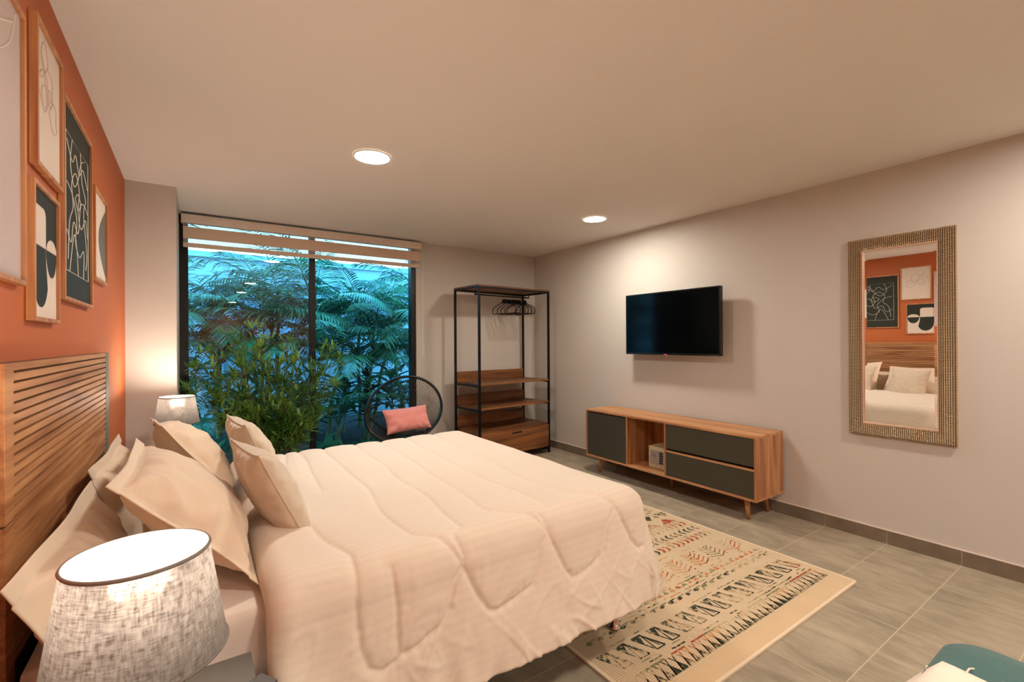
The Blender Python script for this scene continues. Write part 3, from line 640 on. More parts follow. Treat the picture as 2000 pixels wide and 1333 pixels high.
MB().lathe([(.014, 0), (.014, .01), (.009, .014)], (3.4938, 2.785, .30), 20, M=Matrix.Rotation(R(-90), 4, 'Y')).build('lock_knob', m_chrome, sf, smooth=True)

# ------------------------------------------------------------------ clothes rack
RK = empty('clothes_rack', (3.045, 4.62, 0)); tag(RK, 'open wardrobe of black metal posts and walnut shelves in the corner', 'clothes rack')
rx, ry, p = .522, .235, .0115
def lbox(a, b_, name, mat, parent=RK, bev=.0012, **k):
    return MB().box(a, b_).build(name, mat, parent, bevel=bev, local=True)
for sx in (-1, 1):
    for sy in (-1, 1):
        lbox((sx*rx-p, sy*ry-p, .0005), (sx*rx+p, sy*ry+p, 1.965), 'post', m_black)
for sy in (-1, 1):
    lbox((-rx+p, sy*ry-p, 1.945), (rx-p, sy*ry+p, 1.965), 'cross_bar', m_black)
    lbox((-rx+p, sy*ry-p, .045), (rx-p, sy*ry+p, .065), 'cross_bar', m_black)
for sx in (-1, 1):
    for z in (1.967, .884, .617, .067): lbox((sx*rx-p*.9, -ry+p, z-.022), (sx*rx+p*.9, ry-p, z-.004), 'side_bar', m_black)
lbox((-rx-p, -ry-p, 1.965), (rx+p, ry+p, 1.983), 'top_board', m_walnut)
rod = MB(); rod.tube([(-rx+.11, 0, 1.95), (-rx+.11, 0, 1.90), (rx-.11, 0, 1.90), (rx-.11, 0, 1.95)], .009, 8); rod.build('hanging_rail', m_black, RK, local=True)
for z in (.90, .632):
    lbox((-rx+p, -ry-p, z-.02), (rx-p, ry, z), 'shelf', m_walnut)
    lbox((-rx+p, ry-.012, z), (rx-p, ry+.004, z+.11), 'back_board', m_walnut)
lbox((-rx+p, ry-.012, .372), (rx-p, ry+.004, .50), 'back_board', m_walnut)
dr = MB(); dr.box((-rx+p, -ry+.01, .07), (rx-p, ry, .37)); dr.build('drawer_box', m_walnut, RK, local=True, bevel=.001)
df = lbox((-rx+p+.003, -ry-.012, .085), (rx-p-.003, -ry+.009, .352), 'drawer_front', m_walnut)
lbox((-.07, -ry-.0135, .302), (.07, -ry-.0118, .322), 'handle_slot_shade', m_groove_shade, df, bev=0)  # slot drawn as a flat strip in the colour of its shade
RK.rotation_euler = (0, 0, R(5.5))
# hangers, six on the rail
def hanger():
    t = empty('coat_hanger', (0, 0, 0))
    q = MB(); P = spline([(-.205, -.20), (-.207, -.15), (-.16, -.115), (-.07, -.085), (-.025, -.062), (0, -.055), (.025, -.062), (.07, -.085), (.16, -.115), (.207, -.15), (.205, -.20)], 5)
    P = P+[(x, -.205) for x in np.linspace(.19, -.19, 12)]
    q.tube([(0, a, b_) for a, b_ in P], .0055, 6, closed=True); q.build('frame', m_black, t, smooth=True, local=True)
    q = MB(); q.box((-.006, -.035, -.085), (.006, .035, -.035)); q.build('collar', m_black, t, local=True, bevel=.005)
    q = MB(); q.tube([(0, 0, -.045), (0, 0, -.03), (0, .010, -.015)]+[(0, .013*math.sin(a), .0+.013*math.cos(a)) for a in [math.pi*.75-i*math.pi*1.4/8 for i in range(9)]], .0018, 6); q.build('hook', m_chrome, t, smooth=True, local=True)
    return t
hp = hanger(); Mr = Matrix.Rotation(R(5.5), 4, 'Z')
lab = ['leftmost of the black hangers on the rack rail', 'second black hanger from the left on the rack rail', 'third black hanger from the left on the rack rail', 'fourth black hanger from the left on the rack rail', 'fifth black hanger from the left, behind the front post', 'rightmost black hanger set apart on the rack rail']
for i, (lx, rot) in enumerate([(.02, 4), (.085, 2), (.15, 5), (.205, 3), (.25, 6), (.345, -6)]):
    h = hp if i == 0 else copy_tree(hp)
    v = Mr@Vector((lx, 0, 0)); h.location = (3.045+v.x, 4.62+v.y, 1.900); h.rotation_euler = (0, 0, R(5.5+rot)); tag(h, lab[i], 'hanger', 'black coat hangers on the rack')
    h.scale = (1, 1, 1)

# ------------------------------------------------------------------ round cord chair and its cushion
def cord_chair():
    Lp, Rp, Tp, Bp = Vector((1.31, 4.28, .70)), Vector((2.17, 4.48, .725)), Vector((1.82, 4.66, .965)), Vector((1.62, 4.08, .41))
    C_ = (Lp+Rp)/2; C_.z = .715; ax = (Rp-Lp)/2; C2 = (Tp+Bp)/2; ay = (Tp-Bp)/2; C0 = (C_+C2)/2
    t = empty('cord_chair', (C0.x, C0.y, 0)); tag(t, 'round black cord chair with a tilted hoop beside the window', 'chair')
    ring = [C0+ax*math.cos(a)+ay*math.sin(a)*(1.0+.05*math.sin(a)) for a in [2*math.pi*k/72 for k in range(72)]]
    m_ring = plain('black_tube', (26, 27, 28), .3, .3)
    MB().tube(ring, .015, 10, closed=True).build('hoop', m_ring, t, smooth=True)
    n = ax.cross(ay).normalized(); 
    if n.y < 0: n = -n
    if n.z > 0: n = -n   # pointing back and down
    K = Vector((1.78, 4.50, .38))
    inner = [K+ax*.20*math.cos(a)+Vector((0, .15, .0))*math.sin(a) for a in [2*math.pi*k/48 for k in range(48)]]
    MB().tube(inner, .010, 8, closed=True).build('seat_ring', m_ring, t, smooth=True)
    m_cord = plain('black_cord', (40, 36, 33), .5); q = MB()
    for k in range(110):
        a = 2*math.pi*k/110; A = C0+ax*math.cos(a)+ay*math.sin(a)*(1.0+.05*math.sin(a)); B = K+ax*.20*math.cos(a+.12)+Vector((0, .15, 0))*math.sin(a+.12)
        md_ = (A+B)/2+Vector((0, .03, -.03))*(1 if A.y > K.y-.2 else .3)
        q.tube([A, md_, B], .0028, 5)
    q.build('cord_web', m_cord, t)
    for a in (R(215), R(325), R(90)):
        A = C0+ax*math.cos(a)*.8+ay*math.sin(a)*.8; F_ = Vector((C0.x+.30*math.cos(a), C0.y+.10+.27*math.sin(a), .012))
        B = K+ax*.20*math.cos(a)+Vector((0, .15, 0))*math.sin(a)
        MB().tube([B, (B+F_)/2+Vector((.05*math.cos(a), .05*math.sin(a), 0)), F_], .010, 8).build('leg', m_ring, t, smooth=True)
    fl = [Vector((C0.x+.30*math.cos(a), C0.y+.10+.27*math.sin(a), .011)) for a in [2*math.pi*k/40 for k in range(40)]]
    MB().tube(fl, .010, 8, closed=True).build('floor_ring', m_ring, t, smooth=True)
cord_chair()
place(pillow_mesh(.47, .24, .13, 0, 9, pinch=.08, crease=.9), 'chair_cushion', m_pink, (1.70, 4.27, .615), (1, .10, .03), (.02, .42, .9), 'salmon pink rectangular cushion sitting in the black cord chair', 'cushion')

# ------------------------------------------------------------------ rug
def rug():
    x0, x1, y0, y1, th = 1.36, 3.048, 1.058, 3.36, .008
    base = fabric('rug_weave', (216, 190, 154), 0, var=.1, weave=420, bmp=.8)
    tt = base.node_tree; bb_ = tt.nodes['Principled BSDF']; src = bb_.inputs['Base Color'].links[0].from_socket
    ck = N(tt, 'ShaderNodeTexChecker', Scale=130.0); tt.links.new(coords(tt, (1, 1.0, 1), (0, 0, R(45))), ck.inputs['Vector'])
    mr_ = N(tt, 'ShaderNodeMapRange'); mr_.inputs[3].default_value = .74; mr_.inputs[4].default_value = 1.06; tt.links.new(ck.outputs['Fac'], mr_.inputs[0])
    sc_ = N(tt, 'ShaderNodeVectorMath', operation='SCALE'); tt.links.new(src, sc_.inputs[0]); tt.links.new(mr_.outputs[0], sc_.inputs['Scale']); tt.links.new(sc_.outputs[0], bb_.inputs['Base Color'])
    plainb = fabric('rug_plain_border', (210, 180, 142), 0, var=.08, weave=300, bmp=.5)
    def worn(name, c):
        M = bpy.data.materials.new(name); M.use_nodes = True; t = M.node_tree; b = t.nodes['Principled BSDF']; b.inputs['Roughness'].default_value = .95; b.inputs['Specular IOR Level'].default_value = .1
        n = N(t, 'ShaderNodeTexNoise', Scale=60.0, Detail=3.0); t.links.new(coords(t), n.inputs['Vector'])
        n2 = N(t, 'ShaderNodeTexNoise', Scale=5.0, Detail=2.0); t.links.new(coords(t), n2.inputs['Vector'])
        ad = N(t, 'ShaderNodeMath', operation='ADD'); t.links.new(n.outputs[0], ad.inputs[0]); t.links.new(n2.outputs[0], ad.inputs[1])
        r = N(t, 'ShaderNodeValToRGB'); t.links.new(ad.outputs[0], r.inputs[0]); r.color_ramp.elements[0].position = .96; r.color_ramp.elements[1].position = 1.0
        mp = N(t, 'ShaderNodeMapRange'); t.links.new(ad.outputs[0], mp.inputs[0]); mp.inputs[1].default_value = .94; mp.inputs[2].default_value = 1.12; t.links.new(mp.outputs[0], r.inputs[0])
        r.color_ramp.elements[0].position = 0; r.color_ramp.elements[1].position = 1
        r.color_ramp.elements[0].color = (*srgb(c), 1); r.color_ramp.elements[1].color = (*srgb((196, 172, 136)), 1)
        t.links.new(r.outputs[0], b.inputs['Base Color']); return M
    mats = [base, worn('rug_dark_green', (58, 62, 50)), worn('rug_rust', (164, 78, 46)), worn('rug_orange', (196, 122, 70)), worn('rug_sage', (128, 128, 92)), fabric('rug_binding', (226, 204, 174), 0), plainb]
    q = MB(); q.box((x0, y0, .0003), (x1, y1, th), 0)
    q.box((x0-.004, y0, .0004), (x0+.012, y1, th+.002), 5); q.box((x1-.012, y0, .0004), (x1+.004, y1, th+.002), 5)
    q.box((x0, y0-.006, .0004), (x1, y0+.006, th+.0012), 5)
    q.box((x0+.012, y0+.006, .0005), (x1-.012, y0+.10, th+.0004), 6)
    z = th+.0006; rnd = random.Random(5)
    def P(pts, c): q.add([(a, b_, z) for a, b_ in pts], [tuple(range(len(pts)))], c)
    def mix(*cs): return rnd.choice(cs)
    def tri(cx, yb, w_, h_, c): P([(cx-w_/2, yb), (cx+w_/2, yb), (cx, yb+h_)] if h_ > 0 else [(cx+w_/2, yb), (cx-w_/2, yb), (cx, yb+h_)], c)
    def seg(a, b_, wd, c):
        a = Vector((*a, 0)); b_ = Vector((*b_, 0)); d = (b_-a).normalized(); n_ = Vector((-d.y, d.x, 0))*wd/2
        P([tuple((a-n_)[:2]), tuple((b_-n_)[:2]), tuple((b_+n_)[:2]), tuple((a+n_)[:2])], c)
    xa, xb = x0+.05, x1-.05
    # thin broken lines and flecks between the bands
    for yy, wd, pr, cs in ((.225, .008, .6, (1, 4)), (.245, .005, .3, (1, 4)), (.392, .005, .35, (1, 4)), (.49, .006, .6, (4, 3)), (.545, .010, .6, (3, 4, 1)), (.565, .006, .4, (4, 3)), (.785, .007, .5, (3, 2)), (.905, .006, .4, (2, 1)), (1.005, .006, .4, (1, 2)), (1.105, .008, .7, (1, 2)), (1.33, .010, .7, (1, 4)), (1.355, .006, .6, (2, 1)), (1.53, .008, .7, (1, 3))):
        u_ = xa
        while u_ < xb-.05:
            l_ = rnd.uniform(.02, .06)
            if rnd.random() < pr: seg((u_, y0+yy+rnd.uniform(-.003, .003)), (u_+l_, y0+yy+rnd.uniform(-.003, .003)), wd, rnd.choice(cs))
            u_ += l_+.006
    for k in range(260):
        cx, cy = rnd.uniform(xa, xb), y0+rnd.choice((.45, .51, .60, .68, .72, .84, .94, 1.04))+rnd.uniform(-.02, .02)
        seg((cx, cy), (cx+rnd.uniform(.008, .022), cy+rnd.uniform(-.006, .006)), rnd.uniform(.004, .008), mix(3, 4, 1, 2))
    def zone(x): return int((x-xa)/(xb-xa)*6)
    # band 1: dark teeth with crossed lines
    n = 34; dx = (xb-xa)/n
    for i in range(n):
        cx = xa+(i+.5)*dx; c = [1, 2, 1, 1, 4, 1][zone(cx) % 6] if rnd.random() < .75 else 3
        tri(cx, y0+.115, dx*.95, .05, 1); seg((cx-dx*.4, y0+.115), (cx+dx*.4, y0+.20), .006, c); seg((cx+dx*.4, y0+.12), (cx-dx*.2, y0+.20), .006, c)
        if rnd.random() < .8: seg((cx-dx*.5, y0+.205), (cx+dx*.45, y0+.205), .010, 2 if zone(cx) in (5, 1) else 4)
    # band 2: nested triangles in boxes
    n = 15; dx = (xb-xa)/n
    for i in range(n):
        cx = xa+(i+.5)*dx; c = 2 if i == n-1 else 1
        tri(cx-dx*.25, y0+.375, dx*.55, -.06, 1); seg((cx-dx*.52, y0+.37), (cx-dx*.05, y0+.26), .007, 1); seg((cx-dx*.05, y0+.26), (cx+dx*.05, y0+.375), .007, c)
        seg((cx+dx*.02, y0+.37), (cx+dx*.46, y0+.262), .012, c); seg((cx+dx*.46, y0+.262), (cx-dx*.05, y0+.262), .007, c); seg((cx+dx*.1, y0+.34), (cx+dx*.25, y0+.275), .006, 1)
    # band 3: row of dots and dashes
    n = 22; dx = (xb-xa)/n
    for i in range(n):
        cx = xa+(i+.5)*dx; P([(cx+.020*math.cos(a), y0+.455+.013*math.sin(a)) for a in [k*math.pi/4 for k in range(8)]], mix(1, 1, 4)); seg((cx+dx*.15, y0+.465), (cx+dx*.7, y0+.47), .010, mix(1, 4))
    for i in range(30):
        cx = xa+(i+.5)*(xb-xa)/30; tri(cx, y0+.515, .045, .026, mix(3, 3, 2, 4))
    # band 4: fern leaves
    n = 9; dx = (xb-xa)/n
    for i in range(n):
        cx = xa+(i+.5)*dx; c = mix(3, 3, 1, 4)
        for k in range(5):
            a = y0+.60+k*.028; seg((cx-.08+k*.008, a+.034), (cx-.002, a), .008, c); seg((cx+.002, a), (cx+.08-k*.008, a+.034), .008, mix(c, 2))
        seg((cx, y0+.59), (cx, y0+.75), .004, c)
    # bands 5: three rows of chevrons
    for row, (yy, cols) in enumerate(((.83, (2, 2, 2)), (.93, (1, 2, 1)), (1.03, (1, 1, 2)))):
        n = 32; dx = (xb-xa)/n
        for i in range(n):
            cx = xa+(i+.5)*dx; c = cols[i*3//n] if rnd.random() < .75 else mix(1, 2); s_ = 1 if row != 1 else -1
            P([(cx-dx*.35*s_, y0+yy), (cx+dx*.1*s_, y0+yy), (cx+dx*.45*s_, y0+yy+.03), (cx+dx*.0*s_, y0+yy+.03)], c)
            P([(cx+dx*.0*s_, y0+yy+.032), (cx+dx*.45*s_, y0+yy+.032), (cx+dx*.1*s_, y0+yy+.062), (cx-dx*.35*s_, y0+yy+.062)], c)
    # band 6: big triangles
    n = 9; dx = (xb-xa)/n
    for i in range(n):
        cx = xa+(i+.5)*dx; tri(cx, y0+1.12, dx*.85, .085, mix(2, 1, 2)); tri(cx+dx*.5, y0+1.30, dx*.8, -.085, mix(1, 1, 2)); tri(cx, y0+1.235, dx*.3, .05, 1)
    # band 7: zigzag boxes
    n = 12; dx = (xb-xa)/n
    for i in range(n):
        cx = xa+(i+.5)*dx; c = mix(1, 1, 4, 2)
        for k in range(3): seg((cx-dx*.45+k*.014, y0+1.38), (cx+k*.014-.014, y0+1.50), .006, c); seg((cx+.014-k*.014, y0+1.50), (cx+dx*.45-k*.014, y0+1.38), .006, c)
        tri(cx, y0+1.395, .045, .035, c)
    for k in range(5):
        n = 18+4*k; dx = (xb-xa)/n
        for i in range(n): tri(xa+(i+.5)*dx, y0+1.58+k*.13, dx*.8, .05, mix(1, 2, 3, 4))
    o = q.build('area_rug', mats); tag(o, 'cream woven rug with rust and green tribal bands under the bed foot', 'rug')
rug()

# ------------------------------------------------------------------ teal seat and throw, bottom right
st = empty('upholstered_stool', (1.5, .06, 0)); tag(st, 'teal upholstered seat with rounded corner at the bottom right', 'stool')
def rounded_slab(x0, x1, y0, y1, z0, z1, r, name, mat, parent, dome=.02):
    out = []; n = 10
    for cx, cy, a0 in ((x1-r, y1-r, 0), (x0+r, y1-r, 90), (x0+r, y0+r, 180), (x1-r, y0+r, 270)):
        for k in range(n+1): a = R(a0+90*k/n); out.append((cx+r*math.cos(a), cy+r*math.sin(a)))
    mx, my = (x0+x1)/2, (y0+y1)/2; q = MB(); L = len(out); rings = []
    for z, s_ in ((z0, .97), (z0+.015, 1), (z1-.04, 1), (z1-.015, .988), (z1-.003, .95), (z1+dome*.3, .8), (z1+dome*.7, .5), (z1+dome, .15)):
        rings += [(mx+(a-mx)*s_, my+(b_-my)*s_, z) for a, b_ in out]
    fs = [(i*L+k, i*L+(k+1) % L, (i+1)*L+(k+1) % L, (i+1)*L+k) for i in range(7) for k in range(L)]+[tuple(range(L))[::-1], tuple(7*L+k for k in range(L))]
    return q.add(rings, fs).build(name, mat, parent, smooth=True)
rounded_slab(1.20, 1.94, -.34, .425, .33, .45, .09, 'seat', m_teal, st)
for a in (1.28, 1.86):
    for b_ in (-.26, .34): MB().lathe([(.012, .0005), (.02, .33)], (a, b_, 0), 14).build('leg', m_console_v, st, smooth=True)
def throw():
    P = []
    for i in range(40):
        u = i/39; row = []
        for j in range(40):
            v = j/39
            x = 1.15+.50*u; y = -.38+.85*v
            x += .06*(1-v)*u; x -= .04*math.sin(v*6)*u
            z = .472+.012*noise.noise(Vector((x*9, y*9, 0)))+.006*math.sin(x*40+y*18)
            if y > .41: pass
            over = max(0, y-.385); z -= over*2.2 if over else 0; 
            row.append((x, y+ (.035*over/.05 if over else 0), z))
        P.append(row)
    t = MB().grid(P); o = t.build('throw_blanket', m_throw, smooth=True, solid=.008); tag(o, 'cream throw with knotted fringe lying over the teal seat', 'blanket')
    rnd = random.Random(2)
    for i in range(0, 40, 2):
        q = MB()
        p_ = Vector(P[i][-1]); q.tube([p_, p_+Vector((.006*rnd.uniform(-1, 1), .012, -.02)), p_+Vector((.012*rnd.uniform(-1, 1), .014, -.07))], .0022, 5); q.build('tassel', m_throw, o, local=True)
    for j in range(0, 40, 3):
        q = MB()
        p_ = Vector(P[-1][j]); q.tube([p_, p_+Vector((.02, .006*rnd.uniform(-1, 1), .006)), p_+Vector((.045, .02*rnd.uniform(-1, 1), -.002))], .0022, 5); q.build('tassel', m_throw, o, local=True)
throw()

# ------------------------------------------------------------------ indoor plant by the window
def leafy(name, c1, c2, rough=.45, spec=.4, trans=.25):
    M, t, b = nmat(name); n = N(t, 'ShaderNodeTexNoise', Scale=4.0, Detail=3.0); t.links.new(coords(t), n.inputs['Vector'])
    r = N(t, 'ShaderNodeValToRGB'); t.links.new(n.outputs[0], r.inputs[0]); r.color_ramp.elements[0].position = .35; r.color_ramp.elements[1].position = .65
    r.color_ramp.elements[0].color = (*srgb(c1), 1); r.color_ramp.elements[1].color = (*srgb(c2), 1); t.links.new(r.outputs[0], b.inputs['Base Color'])
    b.inputs['Roughness'].default_value = rough; b.inputs['Specular IOR Level'].default_value = spec
    tl = N(t, 'ShaderNodeBsdfTranslucent'); t.links.new(r.outputs[0], tl.inputs[0]); mx = N(t, 'ShaderNodeMixShader'); mx.inputs[0].default_value = trans
    o = t.nodes['Material Output']; t.links.new(b.outputs[0], mx.inputs[1]); t.links.new(tl.outputs[0], mx.inputs[2]); t.links.new(mx.outputs[0], o.inputs[0]); return M
m_bam = leafy('bamboo_leaf', (52, 110, 46), (150, 186, 88)); m_stem = plain('brown_stem', (92, 84, 44), .6)
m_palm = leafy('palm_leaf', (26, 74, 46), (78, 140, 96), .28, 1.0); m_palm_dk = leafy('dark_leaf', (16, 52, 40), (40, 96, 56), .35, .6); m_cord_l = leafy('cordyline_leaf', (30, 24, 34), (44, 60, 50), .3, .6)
def leaf(q, base, d, up, L, W, droop=.3, mi=0):
    d = d.normalized(); s = d.cross(up)
    if s.length < 1e-3: s = d.orthogonal()
    s.normalize(); n_ = s.cross(d).normalized()
    pts = []
    for k, wv in ((0, .15), (.35, 1), (.7, .75), (1, .02)):
        c = base+d*L*k+Vector((0, 0, -1))*droop*L*k*k; pts += [c-s*W*wv/2, c+n_*W*.12*wv*0-Vector((0, 0, W*.15*wv)), c+s*W*wv/2]
    q.add(pts, [(3*i+a, 3*i+a+1, 3*i+a+4, 3*i+a+3) for i in range(3) for a in (0, 1)], mi)
def bamboo():
    cx, cy = .60, 4.56
    t = empty('potted_bamboo', (cx, cy, 0)); tag(t, 'leafy green bamboo plant indoors in front of the window, behind the bed', 'plant')
    MB().lathe([(.12, .0005), (.16, .30), (.165, .32), (.15, .32), (.14, .27), (.02, .27)], (cx, cy, 0), 32).build('pot', plain('dark_pot', (60, 58, 54), .6), t, smooth=True)
    rnd = random.Random(11); stems = MB(); fo = MB()
    tips = [(-.36, .0, 1.42), (-.17, -.05, 1.47), (.10, .03, 1.36), (.44, -.05, 1.32), (-.60, .02, 1.15), (-.52, -.04, 1.28), (-.62, -.06, .98), (.52, -.02, 1.2), (.30, .04, 1.10), (.46, -.08, .95), (-.30, -.08, 1.15), (.0, -.1, 1.18), (.18, -.1, 1.2), (-.46, -.06, .9), (-.1, .08, 1.3), (.40, .0, .72), (-.38, -.1, .72), (.06, -.14, .85), (.2, -.12, .7), (-.16, -.12, .78)]
    for dx, dy, z in tips:
        A = Vector((cx+dx*.12, cy+dy*.3, .27)); B = Vector((cx+dx, cy+dy, z)); Mi = (A+B)/2+Vector((-dx*.12, 0, .05))
        pts = [A*(1-s_)**2+Mi*2*s_*(1-s_)+B*s_*s_ for s_ in [k/12 for k in range(13)]]
        stems.tube(pts, [.006*(1-.6*k/12) for k in range(13)], 5)
        for k in range(3, 13):
            c = pts[k]
            for r_ in range(4):
                a = rnd.uniform(0, 6.283); d = Vector((math.cos(a), math.sin(a)*.55, rnd.uniform(-.05, .55)))
                tw = c+d.normalized()*rnd.uniform(.04, .13)*(1 if k < 12 else .4); stems.tube([c, tw], .0018, 3)
                for l_ in range(6):
                    b_ = c.lerp(tw, rnd.uniform(.45, 1)); dd = d.normalized()*.7+Vector((rnd.uniform(-.8, .8), rnd.uniform(-.5, .5), rnd.uniform(-.2, .9)))
                    leaf(fo, b_, dd, Vector((0, 0, 1)), rnd.uniform(.07, .125), rnd.uniform(.014, .022), rnd.uniform(.0, .25))
    stems.build('stems', m_stem, t); fo.build('foliage', m_bam, t)
    for v in fo.v[:0]: pass
bamboo()

# ------------------------------------------------------------------ garden beyond the glass
struct(MB().box((-6, YB+T, -.25), (9, 14, -.06)).build('ground', plain('garden_soil', (46, 40, 40), .9, var=.6, scale=(22,)*3, bmp=1, bscale=40)))
m_gw = plain('garden_render', (138, 186, 214), .8, var=.06, scale=(1.2,)*3)
struct(MB().box((-6, 9.3, -.2), (9, 9.5, 2.80)).box((-6, 9.23, 2.80), (9, 9.54, 2.89)).build('wall_garden', [m_gw]))
g = MB().box((3.4, 9.22, 2.1), (5.2, 9.299, 2.24)); struct(g.build('trim_2', m_gw))
struct(MB().box((.35, 9.24, -.06), (.42, 9.299, 2.3)).build('trim_3', m_gw))
def frond_mesh(L, seed, npair=34, arch=.9, wid=.34, lw=.029):
    q = MB(); rnd = random.Random(seed); pts = []
    for k in range(25):
        s_ = k/24; a = R(66)-arch*1.5*s_
        if k == 0: p_ = Vector((0, 0, 0))
        else: p_ = pts[-1]+Vector((math.cos(a), 0, math.sin(a)))*L/24
        pts.append(p_)
    q.tube(pts, [.010*(1-.85*k/24) for k in range(25)], 5)
    for k in range(npair):
        s_ = .16+.84*k/(npair-1); f = s_*24; i = min(23, int(f)); p_ = pts[i].lerp(pts[i+1], f-i); d = (pts[i+1]-pts[i]).normalized()
        ln = wid*math.sin(math.pi*(.12+.83*s_))**.6*rnd.uniform(.85, 1.1)
        for sg in (-1, 1):
            lat = Vector((0, sg, 0)); dd = lat*.85+d*(.35+.6*s_)+Vector((0, 0, .25-.3*s_+rnd.uniform(-.12, .12)))
            leaf(q, p_, dd, Vector((0, 0, 1)), ln, lw, rnd.uniform(.25, .6))
    return q
FR = []
for s_, (L, ar, wd) in enumerate([(1.7, .95, .36), (1.5, 1.15, .34), (1.9, .8, .40), (1.2, 1.2, .30), (1.4, .6, .34), (1.1, .9, .26)]):
    mb = frond_mesh(L, s_, arch=ar, wid=wd); me = bpy.data.meshes.new('frond'); me.from_pydata([tuple(v) for v in mb.v], [], mb.f); me.materials.append(m_palm); FR.append(me)
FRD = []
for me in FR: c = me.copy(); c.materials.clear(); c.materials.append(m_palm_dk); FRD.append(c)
def palm(x, y, hs, nfr, seed, label, dark=False, group='areca palms in the garden', tilt=(0, 0), sc=1.0):
    t = empty('garden_palm', (x, y, -.06)); tag(t, label, 'palm', group); rnd = random.Random(seed); k = 0
    for (dx, dy, h) in hs:
        q = MB(); A = Vector((dx*.4, dy*.4, 0)); B = Vector((dx, dy, h))
        q.tube([A.lerp(B, i/8)+Vector((.02*math.sin(i), 0, 0)) for i in range(9)], [.035-.012*i/8 for i in range(9)], 8); q.build('trunk', plain('palm_stem', (84, 96, 60), .6, var=.3), t, smooth=True, local=True)
        for i in range(nfr):
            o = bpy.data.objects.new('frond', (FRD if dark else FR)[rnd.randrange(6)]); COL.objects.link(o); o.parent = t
            ang = 6.283*(i+rnd.uniform(-.3, .3))/nfr+seed; s_ = sc*rnd.uniform(.8, 1.1); reach = 1.35
            Y = y+dy
            if Y+reach*s_*math.sin(ang) < 5.35: s_ = max(.5*sc, (Y-5.35)/(-reach*math.sin(ang)))
            if Y+reach*s_*math.sin(ang) < 5.3: ang = -ang
            if Y+reach*s_*math.sin(ang) > 8.85: s_ = max(.4, (8.85-Y)/(reach*math.sin(ang)))
            o.location = (dx, dy, h-.02*rnd.random()); o.rotation_euler = (0, R(rnd.uniform(-22, 26)), ang); o.scale = (s_,)*3
palm(.25, 7.1, [(0, 0, 1.5), (.35, .2, 1.0), (-.3, .1, .7)], 10, 1, 'tall palm outside behind the left glass pane')
palm(1.35, 6.7, [(0, 0, 1.75), (.3, -.1, 1.1)], 11, 2, 'palm outside just right of the window mullion with high arching fronds')
palm(2.85, 6.9, [(0, 0, 1.2), (-.3, .1, 1.6)], 11, 3, 'palm outside behind the cord chair near the right window edge')
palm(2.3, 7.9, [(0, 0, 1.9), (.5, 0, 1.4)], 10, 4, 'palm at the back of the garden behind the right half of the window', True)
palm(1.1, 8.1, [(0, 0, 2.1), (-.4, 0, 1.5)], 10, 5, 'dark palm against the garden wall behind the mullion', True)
palm(-.55, 6.9, [(0, 0, 1.3), (-.3, .2, 1.9)], 10, 6, 'palm outside at the left edge of the window')
palm(.75, 7.0, [(0, 0, 1.15), (.15, .3, 1.6)], 11, 10, 'palm outside halfway between the left window jamb and the mullion')
palm(2.05, 6.75, [(0, 0, .95), (.2, .3, 1.35)], 11, 11, 'mid-height palm outside between the mullion and the cord chair')
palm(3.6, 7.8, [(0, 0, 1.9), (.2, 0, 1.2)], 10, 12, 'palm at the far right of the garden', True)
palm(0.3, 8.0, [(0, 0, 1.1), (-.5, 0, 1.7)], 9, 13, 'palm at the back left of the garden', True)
palm(1.55, 6.25, [(0, 0, .35)], 11, 7, 'low young palm outside in front, left of the cord chair', sc=.62, group='low palms in the garden')
palm(.75, 6.2, [(0, 0, .30)], 11, 8, 'low young palm outside behind the indoor bamboo', sc=.6, group='low palms in the garden')
palm(2.4, 6.2, [(0, 0, .55)], 11, 9, 'low young palm outside beside the cord chair hoop', sc=.55, group='low palms in the garden')
palm(0.0, 6.2, [(0, 0, .45)], 11, 14, 'low young palm outside by the left window jamb', sc=.6, group='low palms in the garden')
def rosette(x, y, z, n, L, W, seed, mat, label, name='broadleaf_plant', up=.7):
    t = empty(name, (x, y, -.06)); tag(t, label, 'plant', 'low broadleaf garden plants'); rnd = random.Random(seed)
    q = MB(); q.tube([(0, 0, 0), (.01, 0, z*.5), (0, 0, z)], .012, 6); q.build('stem', m_stem, t, local=True)
    q = MB()
    for i in range(n):
        a = i*2.4+rnd.random()*.3; f = i/n
        leaf(q, Vector((0, 0, z*(.35+.65*f))), Vector((math.cos(a), math.sin(a), rnd.uniform(.1, up)+f*.6)), Vector((0, 0, 1)), L*rnd.uniform(.75, 1.1), W, rnd.uniform(.2, .6))
    q.build('leaves', mat, t, local=True)
rosette(1.95, 6.3, .95, 34, .38, .065, 1, m_cord_l, 'dark purple cordyline outside between the palms')
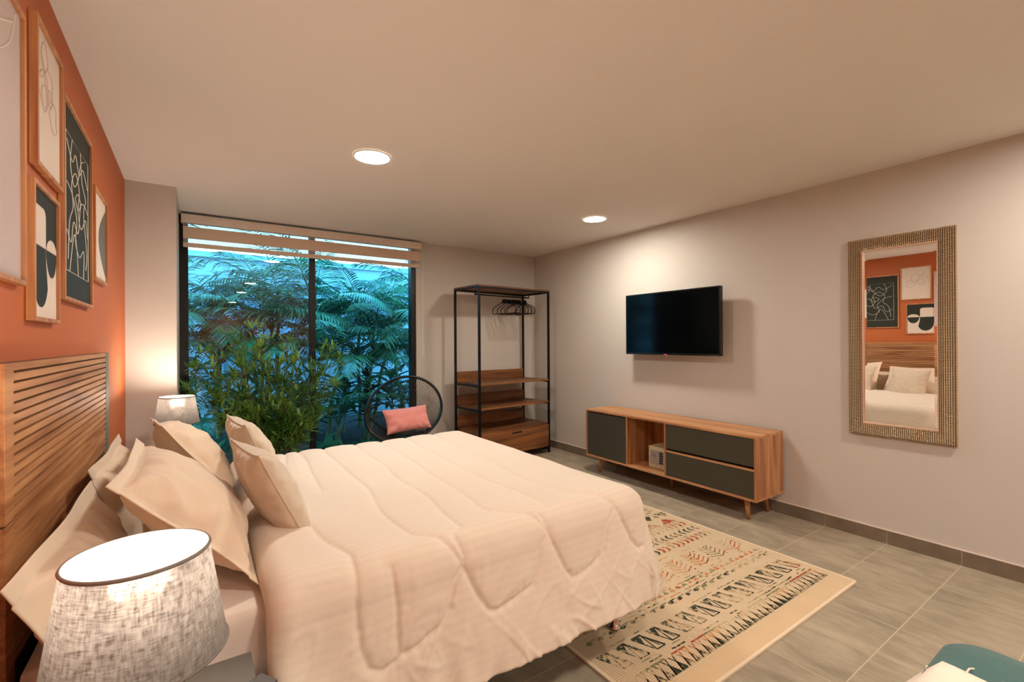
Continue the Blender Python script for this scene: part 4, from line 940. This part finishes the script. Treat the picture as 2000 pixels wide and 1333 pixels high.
rosette(2.45, 5.75, .5, 18, .42, .12, 2, m_palm_dk, 'dark broadleaf plant outside seen through the chair cords')
rosette(1.15, 5.55, .22, 14, .40, .11, 3, m_palm_dk, 'low broadleaf plant outside at the foot of the mullion')
rosette(1.35, 5.9, .12, 12, .34, .10, 4, m_palm, 'low bright broadleaf plant outside on the soil right of the mullion')
rosette(.1, 5.7, .3, 18, .40, .10, 5, m_palm_dk, 'low broadleaf plant outside at the left end of the window')
rosette(.55, 5.6, .25, 14, .36, .11, 6, m_palm_dk, 'low broadleaf plant outside right behind the bamboo pot')
rosette(3.0, 6.0, .8, 26, .40, .10, 7, m_palm, 'bright green broadleaf plant outside at the right window jamb')
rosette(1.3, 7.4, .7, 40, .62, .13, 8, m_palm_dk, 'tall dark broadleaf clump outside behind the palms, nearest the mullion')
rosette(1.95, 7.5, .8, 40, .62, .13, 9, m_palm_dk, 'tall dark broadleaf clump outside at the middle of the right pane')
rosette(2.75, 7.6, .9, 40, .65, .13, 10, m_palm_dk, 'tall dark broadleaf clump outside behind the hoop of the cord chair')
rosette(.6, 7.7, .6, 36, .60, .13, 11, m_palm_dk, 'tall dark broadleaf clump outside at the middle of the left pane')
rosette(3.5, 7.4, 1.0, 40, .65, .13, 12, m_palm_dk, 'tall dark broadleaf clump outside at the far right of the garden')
rosette(1.75, 5.75, .15, 14, .34, .09, 13, m_palm_dk, 'low broadleaf plant outside just left of the cord chair')
def litter():
    q = MB(); rnd = random.Random(8)
    for i in range(900):
        p_ = Vector((rnd.uniform(-.6, 3.4), rnd.uniform(5.2, 7.8), -.055+rnd.uniform(0, .02))); a = rnd.uniform(0, 6.283)
        leaf(q, p_, Vector((math.cos(a), math.sin(a), rnd.uniform(0, .25))), Vector((0, 0, 1)), rnd.uniform(.05, .14), rnd.uniform(.012, .03), 0)
    o = q.build('leaf_litter', plain('dry_leaves', (74, 72, 76), .7, var=.4, scale=(9,)*3)); tag(o, 'dry leaves scattered on the garden soil outside', 'leaves', kind='stuff')
litter()
